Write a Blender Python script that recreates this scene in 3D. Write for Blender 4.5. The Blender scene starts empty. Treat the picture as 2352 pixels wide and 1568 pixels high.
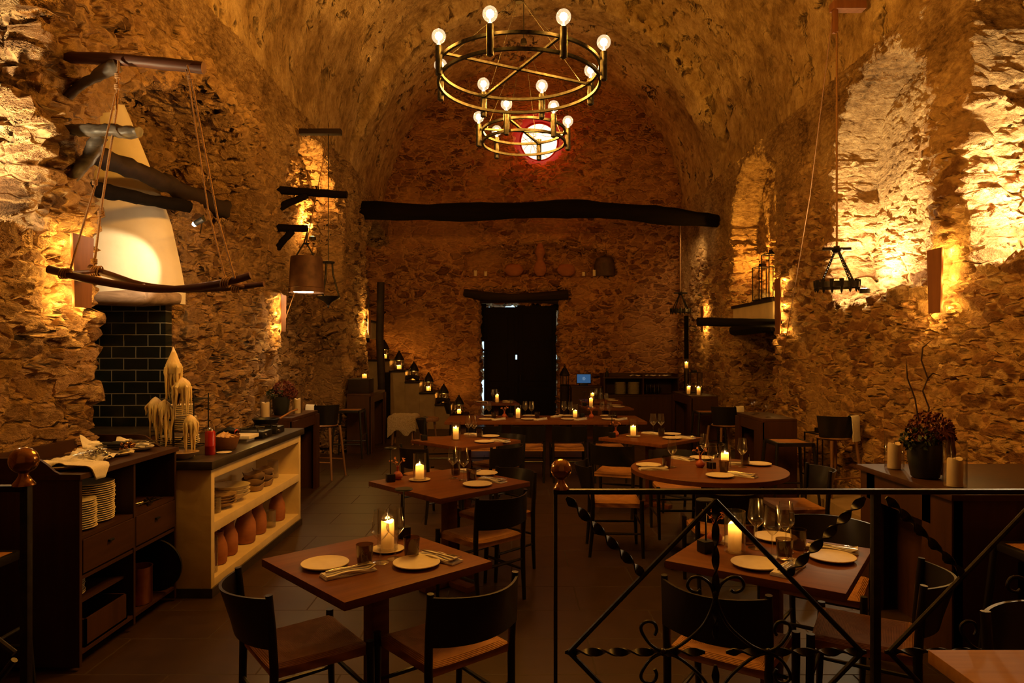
import bpy, bmesh, math, random
from math import sin, cos, pi, radians, sqrt
from mathutils import Vector, Matrix, noise as mnoise
random.seed(7)
SC = bpy.context.scene
COL = SC.collection
F, CX, HY, CZ = 1568.0, 1176.0, 808.0, 1.70      # 24 mm lens on a 2352 px wide frame, eye height 1.70 m


def W(px, py, d):
    """point of the room seen at photo position (px, py) at distance d along the nave"""
    return Vector(((px - CX) * d / F, d, CZ - (py - HY) * d / F))


# ------------------------------------------------------------------ materials
def newmat(name):
    m = bpy.data.materials.new(name)
    m.use_nodes = True
    nt = m.node_tree
    for n in list(nt.nodes):
        nt.nodes.remove(n)
    out = nt.nodes.new('ShaderNodeOutputMaterial')
    return m, nt, out


def nd(nt, kind, **kw):
    n = nt.nodes.new('ShaderNode' + kind)
    for k, v in kw.items():
        if k in n.inputs:
            n.inputs[k].default_value = v
        else:
            setattr(n, k, v)
    return n


def L(nt, a, b):
    nt.links.new(a, b)


def ramp(nt, fac, stops):
    r = nt.nodes.new('ShaderNodeValToRGB')
    cr = r.color_ramp
    while len(cr.elements) < len(stops):
        cr.elements.new(0.5)
    for e, (p, c) in zip(cr.elements, stops):
        e.position = p
        e.color = (*c, 1)
    L(nt, fac, r.inputs[0])
    return r.outputs[0]


def mth(nt, op, a, b=None, c=None):
    n = nt.nodes.new('ShaderNodeMath')
    n.operation = op
    for i, v in enumerate((a, b, c)):
        if v is None:
            continue
        if hasattr(v, 'links'):
            L(nt, v, n.inputs[i])
        else:
            n.inputs[i].default_value = v
    return n.outputs[0]


def smooth(nt, v, lo, hi, a=0.0, b=1.0):
    n = nt.nodes.new('ShaderNodeMapRange')
    n.interpolation_type = 'SMOOTHSTEP'
    L(nt, v, n.inputs[0])
    for i, x in enumerate((lo, hi, a, b)):
        n.inputs[1 + i].default_value = x
    return n.outputs[0]


def mapped(nt, scale, loc=(0, 0, 0), rot=(0, 0, 0)):
    tc = nt.nodes.new('ShaderNodeTexCoord')
    mp = nt.nodes.new('ShaderNodeMapping')
    mp.inputs['Scale'].default_value = scale
    mp.inputs['Location'].default_value = loc
    mp.inputs['Rotation'].default_value = rot
    L(nt, tc.outputs['Object'], mp.inputs[0])
    return mp.outputs[0]


def pbr(name, c, rough=0.5, metal=0.0, c2=None, nscale=(6, 6, 6), bump=0.0, bdist=0.004, spec=0.5,
        detail=4.0, coat=0.0, sss=0.0, sheen=0.0, emit=None, estr=0.0):
    m, nt, out = newmat(name)
    b = nt.nodes.new('ShaderNodeBsdfPrincipled')
    b.inputs['Roughness'].default_value = rough
    b.inputs['Metallic'].default_value = metal
    b.inputs['Specular IOR Level'].default_value = spec
    b.inputs['Coat Weight'].default_value = coat
    nz = nt.nodes.new('ShaderNodeTexNoise')
    nz.inputs['Scale'].default_value = 1.0
    nz.inputs['Detail'].default_value = detail
    L(nt, mapped(nt, nscale), nz.inputs['Vector'])
    c2 = c2 or tuple(x * 0.7 for x in c)
    L(nt, ramp(nt, nz.outputs[0], [(0.3, c2), (0.7, c)]), b.inputs['Base Color'])
    if sss:
        b.inputs['Subsurface Weight'].default_value = sss
        b.inputs['Subsurface Radius'].default_value = (1.0, 0.5, 0.18)
        b.inputs['Subsurface Scale'].default_value = 0.04
    if sheen:
        b.inputs['Sheen Weight'].default_value = sheen
    if emit:
        b.inputs['Emission Color'].default_value = (*emit, 1)
        b.inputs['Emission Strength'].default_value = estr
    if bump:
        bp = nt.nodes.new('ShaderNodeBump')
        bp.inputs['Strength'].default_value = bump
        bp.inputs['Distance'].default_value = bdist
        L(nt, nz.outputs[0], bp.inputs['Height'])
        L(nt, bp.outputs[0], b.inputs['Normal'])
    L(nt, b.outputs[0], out.inputs[0])
    return m


def emitter(name, c, s):
    m, nt, out = newmat(name)
    e = nd(nt, 'Emission', Strength=s)
    e.inputs[0].default_value = (*c, 1)
    L(nt, e.outputs[0], out.inputs[0])
    return m


def gas_flame(name, c, s):
    m, nt, out = newmat(name)
    e = nd(nt, 'Emission', Strength=s)
    e.inputs[0].default_value = (*c, 1)
    t = nt.nodes.new('ShaderNodeBsdfTransparent')
    ad = nt.nodes.new('ShaderNodeAddShader')
    L(nt, e.outputs[0], ad.inputs[0])
    L(nt, t.outputs[0], ad.inputs[1])
    L(nt, ad.outputs[0], out.inputs[0])
    return m


def bulb_glass(name):
    m, nt, out = newmat(name)
    t = nt.nodes.new('ShaderNodeBsdfTransparent')
    t.inputs[0].default_value = (1.0, 0.96, 0.88, 1)
    e = nd(nt, 'Emission', Strength=0.42)
    e.inputs[0].default_value = (1.0, 0.78, 0.46, 1)
    gl = nt.nodes.new('ShaderNodeBsdfGlossy')
    gl.inputs['Roughness'].default_value = 0.04
    lw = nt.nodes.new('ShaderNodeLayerWeight')
    lw.inputs[0].default_value = 0.5
    mx = nt.nodes.new('ShaderNodeMixShader')
    L(nt, mth(nt, 'MULTIPLY_ADD', mth(nt, 'POWER', lw.outputs['Facing'], 4.0), 0.35, 0.05), mx.inputs[0])
    L(nt, t.outputs[0], mx.inputs[1])
    L(nt, gl.outputs[0], mx.inputs[2])
    ad = nt.nodes.new('ShaderNodeAddShader')
    L(nt, mx.outputs[0], ad.inputs[0])
    L(nt, e.outputs[0], ad.inputs[1])
    L(nt, ad.outputs[0], out.inputs[0])
    return m


def thin_glass(name, tint=(1, 1, 1), rough=0.02, refl=1.0, dirt=0.0, dcol=(0.5, 0.4, 0.3)):
    """a thin wall of glass: light goes straight through, reflections after Fresnel"""
    m, nt, out = newmat(name)
    t = nt.nodes.new('ShaderNodeBsdfTransparent')
    t.inputs[0].default_value = (*tint, 1)
    g = nt.nodes.new('ShaderNodeBsdfGlossy')
    g.inputs['Roughness'].default_value = rough
    lw = nt.nodes.new('ShaderNodeLayerWeight')
    lw.inputs[0].default_value = 0.5
    p5 = mth(nt, 'POWER', lw.outputs['Facing'], 2.2)
    mx = nt.nodes.new('ShaderNodeMixShader')
    L(nt, mth(nt, 'MULTIPLY', mth(nt, 'MULTIPLY_ADD', p5, 0.62, 0.06), refl), mx.inputs[0])
    L(nt, t.outputs[0], mx.inputs[1])
    L(nt, g.outputs[0], mx.inputs[2])
    last = mx
    if dirt:
        df = nt.nodes.new('ShaderNodeBsdfDiffuse')
        df.inputs[0].default_value = (*dcol, 1)
        m2 = nt.nodes.new('ShaderNodeMixShader')
        m2.inputs[0].default_value = dirt
        L(nt, mx.outputs[0], m2.inputs[1])
        L(nt, df.outputs[0], m2.inputs[2])
        last = m2
    L(nt, last.outputs[0], out.inputs[0])
    return m


def wood(name, c1, c2, rough=0.45, axis='X', ring=26, bump=0.12, coat=0.0, spec=0.3):
    m, nt, out = newmat(name)
    b = nt.nodes.new('ShaderNodeBsdfPrincipled')
    b.inputs['Roughness'].default_value = rough
    b.inputs['Coat Weight'].default_value = coat
    b.inputs['Specular IOR Level'].default_value = spec
    s = {'X': (1.3, ring, ring), 'Y': (ring, 1.3, ring), 'Z': (ring, ring, 1.3)}[axis]
    v = mapped(nt, s)
    n1 = nd(nt, 'TexNoise', Scale=1.0, Detail=8.0, Roughness=0.62, Distortion=0.6)
    L(nt, v, n1.inputs['Vector'])
    n2 = nd(nt, 'TexNoise', Scale=1.6, Detail=3.0)
    L(nt, mapped(nt, (1, 1, 1)), n2.inputs['Vector'])
    mixf = mth(nt, 'ADD', mth(nt, 'MULTIPLY', n1.outputs[0], 0.75), mth(nt, 'MULTIPLY', n2.outputs[0], 0.25))
    L(nt, ramp(nt, mixf, [(0.33, c2), (0.66, c1)]), b.inputs['Base Color'])
    bp = nt.nodes.new('ShaderNodeBump')
    bp.inputs['Strength'].default_value = bump
    bp.inputs['Distance'].default_value = 0.003
    L(nt, n1.outputs[0], bp.inputs['Height'])
    L(nt, bp.outputs[0], b.inputs['Normal'])
    L(nt, b.outputs[0], out.inputs[0])
    return m


def stone(name, sc=(3.9, 3.9, 8.6), cols=None, mortar=(0.30, 0.185, 0.09), disp=0.07, edge=0.13, warp=0.25,
          mort_amt=0.8, big=0.8, fine=0.95, seed=(0, 0, 0), plaster=None):
    """rubble masonry: warped cells for the stones, sunk joints, true displacement and bump"""
    cols = cols or [(0.055, 0.026, 0.011), (0.24, 0.13, 0.058), (0.48, 0.295, 0.145)]
    m, nt, out = newmat(name)
    m.displacement_method = 'BOTH'
    b = nt.nodes.new('ShaderNodeBsdfPrincipled')
    b.inputs['Roughness'].default_value = 0.92
    b.inputs['Specular IOR Level'].default_value = 0.2
    base = mapped(nt, (1, 1, 1), seed)
    w = nd(nt, 'TexNoise', Scale=3.2, Detail=3.0, Roughness=0.6)
    L(nt, base, w.inputs['Vector'])
    sub = nt.nodes.new('ShaderNodeVectorMath')
    sub.operation = 'SUBTRACT'
    L(nt, w.outputs['Color'], sub.inputs[0])
    sub.inputs[1].default_value = (0.5, 0.5, 0.5)
    mad = nt.nodes.new('ShaderNodeVectorMath')
    mad.operation = 'MULTIPLY_ADD'
    L(nt, sub.outputs[0], mad.inputs[0])
    mad.inputs[1].default_value = (warp * 1.5, warp * 1.5, warp)
    L(nt, base, mad.inputs[2])
    scl = nt.nodes.new('ShaderNodeVectorMath')
    scl.operation = 'MULTIPLY'
    L(nt, mad.outputs[0], scl.inputs[0])
    scl.inputs[1].default_value = sc
    v1 = nd(nt, 'TexVoronoi', Scale=1.0, Randomness=0.95)
    L(nt, scl.outputs[0], v1.inputs['Vector'])
    v2 = nd(nt, 'TexVoronoi', feature='DISTANCE_TO_EDGE', Scale=1.0, Randomness=0.95)
    L(nt, scl.outputs[0], v2.inputs['Vector'])
    sep = nt.nodes.new('ShaderNodeSeparateColor')
    L(nt, v1.outputs['Color'], sep.inputs[0])
    rnd, rnd2 = sep.outputs[0], sep.outputs[1]
    n1 = nd(nt, 'TexNoise', Scale=1.7, Detail=2.0)
    L(nt, base, n1.inputs['Vector'])
    n2 = nd(nt, 'TexNoise', Scale=11.0, Detail=6.0, Roughness=0.72)
    L(nt, mapped(nt, (1, 1, 1.7), seed), n2.inputs['Vector'])
    n3 = nd(nt, 'TexNoise', Scale=0.9, Detail=2.0)
    L(nt, mapped(nt, (1, 1, 1), (seed[0] + 5, seed[1], seed[2])), n3.inputs['Vector'])
    cover = smooth(nt, n3.outputs[0], 0.44, 0.70)            # places where the mortar was smeared over the stones
    e = smooth(nt, v2.outputs['Distance'], 0.02, edge)
    e = mth(nt, 'MULTIPLY', e, mth(nt, 'SUBTRACT', 1.0, mth(nt, 'MULTIPLY', cover, 0.75 * mort_amt)))
    pm = None
    if plaster:                                              # old plaster still clings to the upper courses
        sz = nt.nodes.new('ShaderNodeSeparateXYZ')
        L(nt, mapped(nt, (1, 1, 1)), sz.inputs[0])
        zz = mth(nt, 'MULTIPLY_ADD', n3.outputs[0], 2.2, sz.outputs[2])
        zz = mth(nt, 'MULTIPLY_ADD', n2.outputs[0], 0.9, zz)
        pm = smooth(nt, zz, plaster[0] + 1.55, plaster[1] + 1.55)
        e = mth(nt, 'MULTIPLY', e, mth(nt, 'MULTIPLY_ADD', pm, -0.72, 1.0))
    tone = mth(nt, 'ADD', mth(nt, 'MULTIPLY', rnd, 0.45), mth(nt, 'MULTIPLY', n2.outputs[0], 0.75))
    sc_ = ramp(nt, tone, [(0.30, cols[0]), (0.58, cols[1]), (0.88, cols[2])])
    mm = nt.nodes.new('ShaderNodeMix')
    mm.data_type = 'RGBA'
    L(nt, mth(nt, 'SUBTRACT', 1.0, e), mm.inputs[0])
    L(nt, sc_, mm.inputs[6])
    mc = ramp(nt, n2.outputs[0], [(0.3, tuple(x * 0.62 for x in mortar)), (0.65, mortar)])
    L(nt, mc, mm.inputs[7])
    colr = mm.outputs[2]
    if pm is not None:
        t2 = mth(nt, 'ADD', mth(nt, 'MULTIPLY', n1.outputs[0], 0.4), mth(nt, 'MULTIPLY', n2.outputs[0], 0.6))
        pc = ramp(nt, t2, [(0.36, (0.07, 0.035, 0.014)), (0.47, (0.34, 0.21, 0.09)), (0.62, (0.66, 0.47, 0.23))])
        m3 = nt.nodes.new('ShaderNodeMix')
        m3.data_type = 'RGBA'
        L(nt, mth(nt, 'MULTIPLY', pm, 0.9), m3.inputs[0])
        L(nt, colr, m3.inputs[6])
        L(nt, pc, m3.inputs[7])
        colr = m3.outputs[2]
    L(nt, colr, b.inputs['Base Color'])
    h = mth(nt, 'MULTIPLY', e, mth(nt, 'ADD', 0.35, mth(nt, 'MULTIPLY', rnd2, 0.75)))
    h = mth(nt, 'ADD', h, mth(nt, 'MULTIPLY', n1.outputs[0], big))
    h = mth(nt, 'ADD', h, mth(nt, 'MULTIPLY', n2.outputs[0], fine))
    dp = nt.nodes.new('ShaderNodeDisplacement')
    dp.inputs['Midlevel'].default_value = 0.75
    dp.inputs['Scale'].default_value = disp
    L(nt, h, dp.inputs['Height'])
    L(nt, b.outputs[0], out.inputs[0])
    L(nt, dp.outputs[0], out.inputs['Displacement'])
    return m


def plaster_vault(name):
    m, nt, out = newmat(name)
    m.displacement_method = 'BOTH'
    b = nt.nodes.new('ShaderNodeBsdfPrincipled')
    b.inputs['Roughness'].default_value = 0.95
    b.inputs['Specular IOR Level'].default_value = 0.15
    n1 = nd(nt, 'TexNoise', Scale=1.0, Detail=6.0, Roughness=0.6)
    L(nt, mapped(nt, (1.1, 1.1, 0.8)), n1.inputs['Vector'])
    n2 = nd(nt, 'TexNoise', Scale=1.0, Detail=6.0, Roughness=0.75, Distortion=0.3)
    L(nt, mapped(nt, (8, 6, 5.0)), n2.inputs['Vector'])
    n3 = nd(nt, 'TexNoise', Scale=1.0, Detail=3.0, Roughness=0.6, Distortion=0.5)
    L(nt, mapped(nt, (5.4, 3.6, 3.4)), n3.inputs['Vector'])
    gate = smooth(nt, n1.outputs[0], 0.36, 0.60)
    pit = mth(nt, 'MULTIPLY', smooth(nt, n3.outputs[0], 0.53, 0.66), gate)
    tone = mth(nt, 'ADD', mth(nt, 'MULTIPLY', n1.outputs[0], 0.5), mth(nt, 'MULTIPLY', n2.outputs[0], 0.5))
    base = ramp(nt, tone, [(0.34, (0.14, 0.075, 0.026)), (0.48, (0.46, 0.31, 0.13)), (0.64, (0.78, 0.60, 0.31))])
    mm = nt.nodes.new('ShaderNodeMix')
    mm.data_type = 'RGBA'
    L(nt, pit, mm.inputs[0])
    L(nt, base, mm.inputs[6])
    mm.inputs[7].default_value = (0.055, 0.033, 0.018, 1)
    L(nt, mm.outputs[2], b.inputs['Base Color'])
    h = mth(nt, 'SUBTRACT', mth(nt, 'ADD', mth(nt, 'MULTIPLY', n1.outputs[0], 0.9), mth(nt, 'MULTIPLY', n2.outputs[0], 0.45)),
            mth(nt, 'MULTIPLY', pit, 0.5))
    dp = nt.nodes.new('ShaderNodeDisplacement')
    dp.inputs['Midlevel'].default_value = 0.6
    dp.inputs['Scale'].default_value = 0.12
    L(nt, h, dp.inputs['Height'])
    L(nt, b.outputs[0], out.inputs[0])
    L(nt, dp.outputs[0], out.inputs['Displacement'])
    return m


def tile_mat(name, c, grout, bw, bh, gap, rough, axes='xz', bump=0.6, var=0.3):
    m, nt, out = newmat(name)
    b = nt.nodes.new('ShaderNodeBsdfPrincipled')
    tc = nt.nodes.new('ShaderNodeTexCoord')
    sx = nt.nodes.new('ShaderNodeSeparateXYZ')
    L(nt, tc.outputs['Object'], sx.inputs[0])
    cb = nt.nodes.new('ShaderNodeCombineXYZ')
    d = {'x': 0, 'y': 1, 'z': 2}
    L(nt, sx.outputs[d[axes[0]]], cb.inputs[0])
    L(nt, sx.outputs[d[axes[1]]], cb.inputs[1])
    wob = nd(nt, 'TexNoise', Scale=9.0, Detail=2.0)
    L(nt, tc.outputs['Object'], wob.inputs['Vector'])
    vm = nt.nodes.new('ShaderNodeVectorMath')
    vm.operation = 'MULTIPLY_ADD'
    L(nt, wob.outputs['Color'], vm.inputs[0])
    vm.inputs[1].default_value = (0.006, 0.006, 0)
    L(nt, cb.outputs[0], vm.inputs[2])
    br = nt.nodes.new('ShaderNodeTexBrick')
    br.inputs['Scale'].default_value = 1.0
    br.inputs['Brick Width'].default_value = bw
    br.inputs['Row Height'].default_value = bh
    br.inputs['Mortar Size'].default_value = gap
    br.inputs['Mortar Smooth'].default_value = 0.3
    br.inputs['Color1'].default_value = (*c, 1)
    br.inputs['Color2'].default_value = (*[x * (1 - var) for x in c], 1)
    br.inputs['Mortar'].default_value = (*grout, 1)
    L(nt, vm.outputs[0], br.inputs['Vector'])
    nz = nd(nt, 'TexNoise', Scale=6.0, Detail=6.0)
    L(nt, tc.outputs['Object'], nz.inputs['Vector'])
    mx = nt.nodes.new('ShaderNodeMix')
    mx.data_type = 'RGBA'
    mx.blend_type = 'MULTIPLY'
    mx.inputs[0].default_value = 0.7
    L(nt, br.outputs['Color'], mx.inputs[6])
    L(nt, ramp(nt, nz.outputs[0], [(0.3, (0.55, 0.55, 0.55)), (0.7, (1, 1, 1))]), mx.inputs[7])
    L(nt, mx.outputs[2], b.inputs['Base Color'])
    L(nt, mth(nt, 'ADD', rough, mth(nt, 'MULTIPLY', br.outputs['Fac'], 0.35)), b.inputs['Roughness'])
    bp = nt.nodes.new('ShaderNodeBump')
    bp.inputs['Strength'].default_value = bump
    bp.inputs['Distance'].default_value = 0.004
    bp.invert = True
    L(nt, mth(nt, 'SUBTRACT', br.outputs['Fac'], mth(nt, 'MULTIPLY', nz.outputs[0], 0.5)), bp.inputs['Height'])
    L(nt, bp.outputs[0], b.inputs['Normal'])
    L(nt, b.outputs[0], out.inputs[0])
    return m


def cord_mat(name, c1, c2):
    """woven paper cord: strands follow the four triangles of the seat"""
    m, nt, out = newmat(name)
    b = nt.nodes.new('ShaderNodeBsdfPrincipled')
    b.inputs['Roughness'].default_value = 0.75
    tc = nt.nodes.new('ShaderNodeTexCoord')
    sx = nt.nodes.new('ShaderNodeSeparateXYZ')
    L(nt, tc.outputs['Object'], sx.inputs[0])
    ax = mth(nt, 'ABSOLUTE', sx.outputs[0])
    ay = mth(nt, 'ABSOLUTE', sx.outputs[1])
    s = mth(nt, 'MAXIMUM', ax, ay)
    st = mth(nt, 'MULTIPLY', mth(nt, 'ADD', mth(nt, 'SINE', mth(nt, 'MULTIPLY', s, 2 * pi / 0.0062)), 1.0), 0.5)
    nz = nd(nt, 'TexNoise', Scale=22.0, Detail=3.0)
    L(nt, tc.outputs['Object'], nz.inputs['Vector'])
    side = mth(nt, 'MULTIPLY', mth(nt, 'GREATER_THAN', ax, ay), 0.12)
    t = mth(nt, 'ADD', mth(nt, 'MULTIPLY', st, 0.45), mth(nt, 'MULTIPLY', nz.outputs[0], 0.6))
    L(nt, ramp(nt, mth(nt, 'SUBTRACT', t, side), [(0.2, c2), (0.7, c1)]), b.inputs['Base Color'])
    bp = nt.nodes.new('ShaderNodeBump')
    bp.inputs['Strength'].default_value = 0.6
    bp.inputs['Distance'].default_value = 0.003
    L(nt, st, bp.inputs['Height'])
    L(nt, bp.outputs[0], b.inputs['Normal'])
    L(nt, b.outputs[0], out.inputs[0])
    return m


def wax_mat(name):
    m, nt, out = newmat(name)
    d = nt.nodes.new('ShaderNodeBsdfDiffuse')
    d.inputs[0].default_value = (0.84, 0.70, 0.48, 1)
    t = nt.nodes.new('ShaderNodeBsdfTranslucent')
    t.inputs[0].default_value = (0.97, 0.80, 0.55, 1)
    g = nt.nodes.new('ShaderNodeBsdfGlossy')
    g.inputs['Roughness'].default_value = 0.4
    mx = nt.nodes.new('ShaderNodeMixShader')
    mx.inputs[0].default_value = 0.09
    L(nt, d.outputs[0], mx.inputs[1])
    L(nt, t.outputs[0], mx.inputs[2])
    m2 = nt.nodes.new('ShaderNodeMixShader')
    m2.inputs[0].default_value = 0.03
    L(nt, mx.outputs[0], m2.inputs[1])
    L(nt, g.outputs[0], m2.inputs[2])
    L(nt, m2.outputs[0], out.inputs[0])
    return m


M = {}
M['stone_l'] = stone('rubble_left', seed=(0, 0, 0), disp=0.12, mortar=(0.50, 0.31, 0.14), mort_amt=1.0, plaster=(3.6, 4.9))
M['stone_r'] = stone('rubble_right', sc=(2.9, 2.9, 8.4), seed=(11, 3, 2), disp=0.105, edge=0.16, mortar=(0.72, 0.46, 0.20), mort_amt=1.0, cols=[(0.11, 0.048, 0.018), (0.34, 0.17, 0.07), (0.58, 0.34, 0.16)], plaster=(3.0, 4.4))
M['stone_b'] = stone('rubble_back', sc=(3.4, 3.4, 8.2), seed=(4, 9, 1), disp=0.11, warp=0.2, fine=0.6, edge=0.15, mort_amt=0.9,
                     cols=[(0.10, 0.038, 0.016), (0.32, 0.135, 0.05), (0.52, 0.26, 0.11)], mortar=(0.74, 0.38, 0.15))
M['vault'] = plaster_vault('vault_plaster')
M['floor'] = tile_mat('floor_tiles', (0.050, 0.025, 0.011), (0.040, 0.020, 0.009), 0.9, 0.45, 0.006, 0.42, 'xy', 0.25, 0.12)
M['tile'] = tile_mat('glazed_tiles', (0.012, 0.018, 0.017), (0.30, 0.30, 0.26), 0.212, 0.103, 0.0045, 0.22, 'xz', 0.5)
M['lime'] = pbr('lime_plaster', (0.72, 0.57, 0.32), 0.9, c2=(0.60, 0.46, 0.25), nscale=(5, 5, 5), bump=0.5, bdist=0.012, detail=7)
M['hoodp'] = pbr('hood_plaster', (0.74, 0.66, 0.50), 0.9, c2=(0.60, 0.52, 0.37), nscale=(3, 3, 3), bump=0.4, bdist=0.02, detail=6)
M['table'] = wood('table_oak', (0.185, 0.062, 0.014), (0.11, 0.034, 0.008), 0.44, 'X', 26, 0.10, 0.0, 0.16)
M['table_light'] = wood('table_light_oak', (0.36, 0.17, 0.035), (0.22, 0.09, 0.016), 0.5, 'X', 22, 0.15, 0.0, 0.15)
M['cab'] = wood('cabinet_walnut', (0.055, 0.021, 0.008), (0.030, 0.011, 0.005), 0.45, 'Y', 24)
M['cabz'] = wood('cabinet_walnut_upright', (0.048, 0.019, 0.008), (0.026, 0.010, 0.005), 0.45, 'Z', 24)
M['bar'] = wood('bar_oak', (0.060, 0.022, 0.007), (0.034, 0.012, 0.004), 0.5, 'Z', 20)
M['darkwood'] = wood('dark_timber', (0.026, 0.012, 0.006), (0.010, 0.005, 0.003), 0.75, 'X', 14, 0.7)
M['beam'] = wood('charred_timber', (0.0065, 0.0035, 0.002), (0.003, 0.0018, 0.0012), 0.9, 'X', 10, 0.8, 0.0, 0.1)
M['drift'] = wood('driftwood', (0.34, 0.23, 0.15), (0.11, 0.065, 0.04), 0.7, 'X', 18, 0.8)
M['driftg'] = wood('grey_driftwood', (0.15, 0.12, 0.095), (0.010, 0.008, 0.006), 0.42, 'X', 11, 1.0)
M['branch'] = wood('peeled_branch', (0.12, 0.042, 0.022), (0.035, 0.013, 0.008), 0.5, 'X', 20, 0.6)
M['board'] = wood('sconce_board', (0.30, 0.125, 0.05), (0.19, 0.075, 0.03), 0.6, 'Z', 16)
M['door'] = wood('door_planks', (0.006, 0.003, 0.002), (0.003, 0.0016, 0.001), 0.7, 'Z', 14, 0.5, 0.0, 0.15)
M['stoolwood'] = wood('stool_wood', (0.26, 0.13, 0.06), (0.15, 0.07, 0.03), 0.5, 'Z', 20)
M['black'] = pbr('black_stained_ash', (0.012, 0.010, 0.009), 0.33, c2=(0.007, 0.006, 0.005), nscale=(30, 30, 6), bump=0.08)
M['cord'] = cord_mat('paper_cord', (0.50, 0.23, 0.075), (0.27, 0.11, 0.034))
M['iron'] = pbr('wrought_iron', (0.030, 0.024, 0.019), 0.42, 0.7, c2=(0.014, 0.011, 0.009), nscale=(40, 40, 40), bump=0.3)
M['blackm'] = pbr('black_metal', (0.010, 0.009, 0.008), 0.45, 0.3, nscale=(20, 20, 20))
M['brass'] = pbr('aged_brass', (0.50, 0.27, 0.10), 0.16, 1.0, c2=(0.36, 0.17, 0.06), nscale=(14, 14, 14), bump=0.05)
M['bronze'] = pbr('brushed_bronze', (0.090, 0.086, 0.078), 0.46, 1.0, c2=(0.038, 0.034, 0.028), nscale=(45, 45, 45), bump=0.15)
M['copper'] = pbr('copper_sheet', (0.50, 0.20, 0.10), 0.35, 1.0, c2=(0.30, 0.11, 0.05), nscale=(8, 8, 8), bump=0.1)
M['bucket'] = pbr('rusted_bucket', (0.16, 0.075, 0.032), 0.6, 0.4, c2=(0.07, 0.03, 0.014), nscale=(9, 9, 9), bump=0.4)
M['steel'] = pbr('cutlery_steel', (0.62, 0.58, 0.52), 0.2, 1.0, nscale=(30, 30, 30))
M['plate'] = pbr('cream_stoneware', (0.74, 0.64, 0.47), 0.45, c2=(0.66, 0.56, 0.40), nscale=(25, 25, 25), bump=0.05)
M['linen'] = pbr('linen', (0.80, 0.74, 0.64), 0.9, c2=(0.70, 0.63, 0.53), nscale=(160, 160, 160), bump=0.3, bdist=0.002, sheen=0.2)
M['towel'] = pbr('white_towel', (0.82, 0.77, 0.68), 0.95, c2=(0.72, 0.66, 0.56), nscale=(90, 90, 90), bump=0.4, bdist=0.003)
M['wax'] = wax_mat('candle_wax')
M['waxdrip'] = pbr('dripped_wax', (0.78, 0.62, 0.36), 0.5, c2=(0.66, 0.50, 0.26), nscale=(40, 40, 12), bump=0.7, bdist=0.01, sss=0.25)
M['terra'] = pbr('terracotta', (0.42, 0.15, 0.06), 0.8, c2=(0.30, 0.10, 0.04), nscale=(9, 9, 20), bump=0.25)
M['redvase'] = pbr('red_clay_vase', (0.42, 0.085, 0.03), 0.5, c2=(0.32, 0.06, 0.02), nscale=(12, 12, 12))
M['darkclay'] = pbr('dark_clay', (0.10, 0.05, 0.028), 0.7, c2=(0.05, 0.025, 0.014), nscale=(12, 12, 12), bump=0.2)
M['bowlc'] = pbr('rough_bowl_clay', (0.42, 0.28, 0.16), 0.8, c2=(0.30, 0.19, 0.10), nscale=(12, 12, 12), bump=0.4)
M['worktop'] = pbr('dark_stone_worktop', (0.050, 0.040, 0.032), 0.3, c2=(0.022, 0.017, 0.014), nscale=(9, 9, 9), bump=0.05)
M['rope'] = pbr('hemp_rope', (0.40, 0.21, 0.08), 0.9, c2=(0.20, 0.095, 0.035), nscale=(220, 220, 120), bump=1.0, bdist=0.004)
M['red'] = pbr('red_can', (0.42, 0.012, 0.010), 0.3, c2=(0.32, 0.010, 0.008), nscale=(5, 5, 5), coat=0.3)
M['orange'] = pbr('orange_plastic', (0.75, 0.09, 0.02), 0.4, nscale=(5, 5, 5))
M['bread'] = pbr('flatbread', (0.62, 0.40, 0.20), 0.85, c2=(0.42, 0.24, 0.10), nscale=(18, 18, 18), bump=0.4)
M['woodbowl'] = wood('turned_bowl', (0.34, 0.16, 0.07), (0.20, 0.09, 0.04), 0.5, 'X', 14)
M['leaf'] = pbr('dark_leaf', (0.030, 0.045, 0.016), 0.6, c2=(0.015, 0.024, 0.009), nscale=(20, 20, 20))
M['flower'] = pbr('burgundy_hydrangea', (0.17, 0.035, 0.022), 0.8, c2=(0.09, 0.018, 0.014), nscale=(40, 40, 40))
M['dried'] = pbr('dried_flower', (0.55, 0.22, 0.10), 0.8, c2=(0.38, 0.12, 0.05), nscale=(40, 40, 40))
M['twig'] = pbr('bare_twig', (0.07, 0.035, 0.018), 0.8, nscale=(40, 40, 40))
M['pot'] = pbr('dark_glazed_pot', (0.022, 0.026, 0.024), 0.35, c2=(0.012, 0.014, 0.013), nscale=(9, 9, 9))
M['fleece'] = pbr('sheepskin', (0.50, 0.40, 0.27), 0.95, c2=(0.36, 0.27, 0.17), nscale=(50, 50, 50), bump=1.0, bdist=0.02)
M['cement'] = pbr('step_plaster', (0.34, 0.24, 0.14), 0.9, c2=(0.26, 0.18, 0.10), nscale=(6, 6, 6), bump=0.3, bdist=0.01)
M['glass'] = thin_glass('clear_glass', (0.985, 0.98, 0.97), 0.08, 1.0)
M['crystal'] = thin_glass('wine_glass_crystal', (0.97, 0.965, 0.95), 0.16, 1.6)
M['smoke'] = thin_glass('smoked_glass', (0.56, 0.48, 0.40), 0.06, 0.9, 0.012, (0.5, 0.4, 0.3))
M['jar'] = thin_glass('frosted_jar', (0.90, 0.86, 0.78), 0.1, 0.8, 0.18, (0.6, 0.5, 0.38))
M['bottle'] = thin_glass('dark_bottle_glass', (0.06, 0.045, 0.03), 0.03, 1.0, 0.1, (0.02, 0.015, 0.01))
M['globe'] = bulb_glass('bulb_glass')
M['filament'] = emitter('filament', (1.0, 0.80, 0.50), 60.0)
M['flame'] = gas_flame('candle_flame', (1.0, 0.66, 0.30), 26.0)
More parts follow.
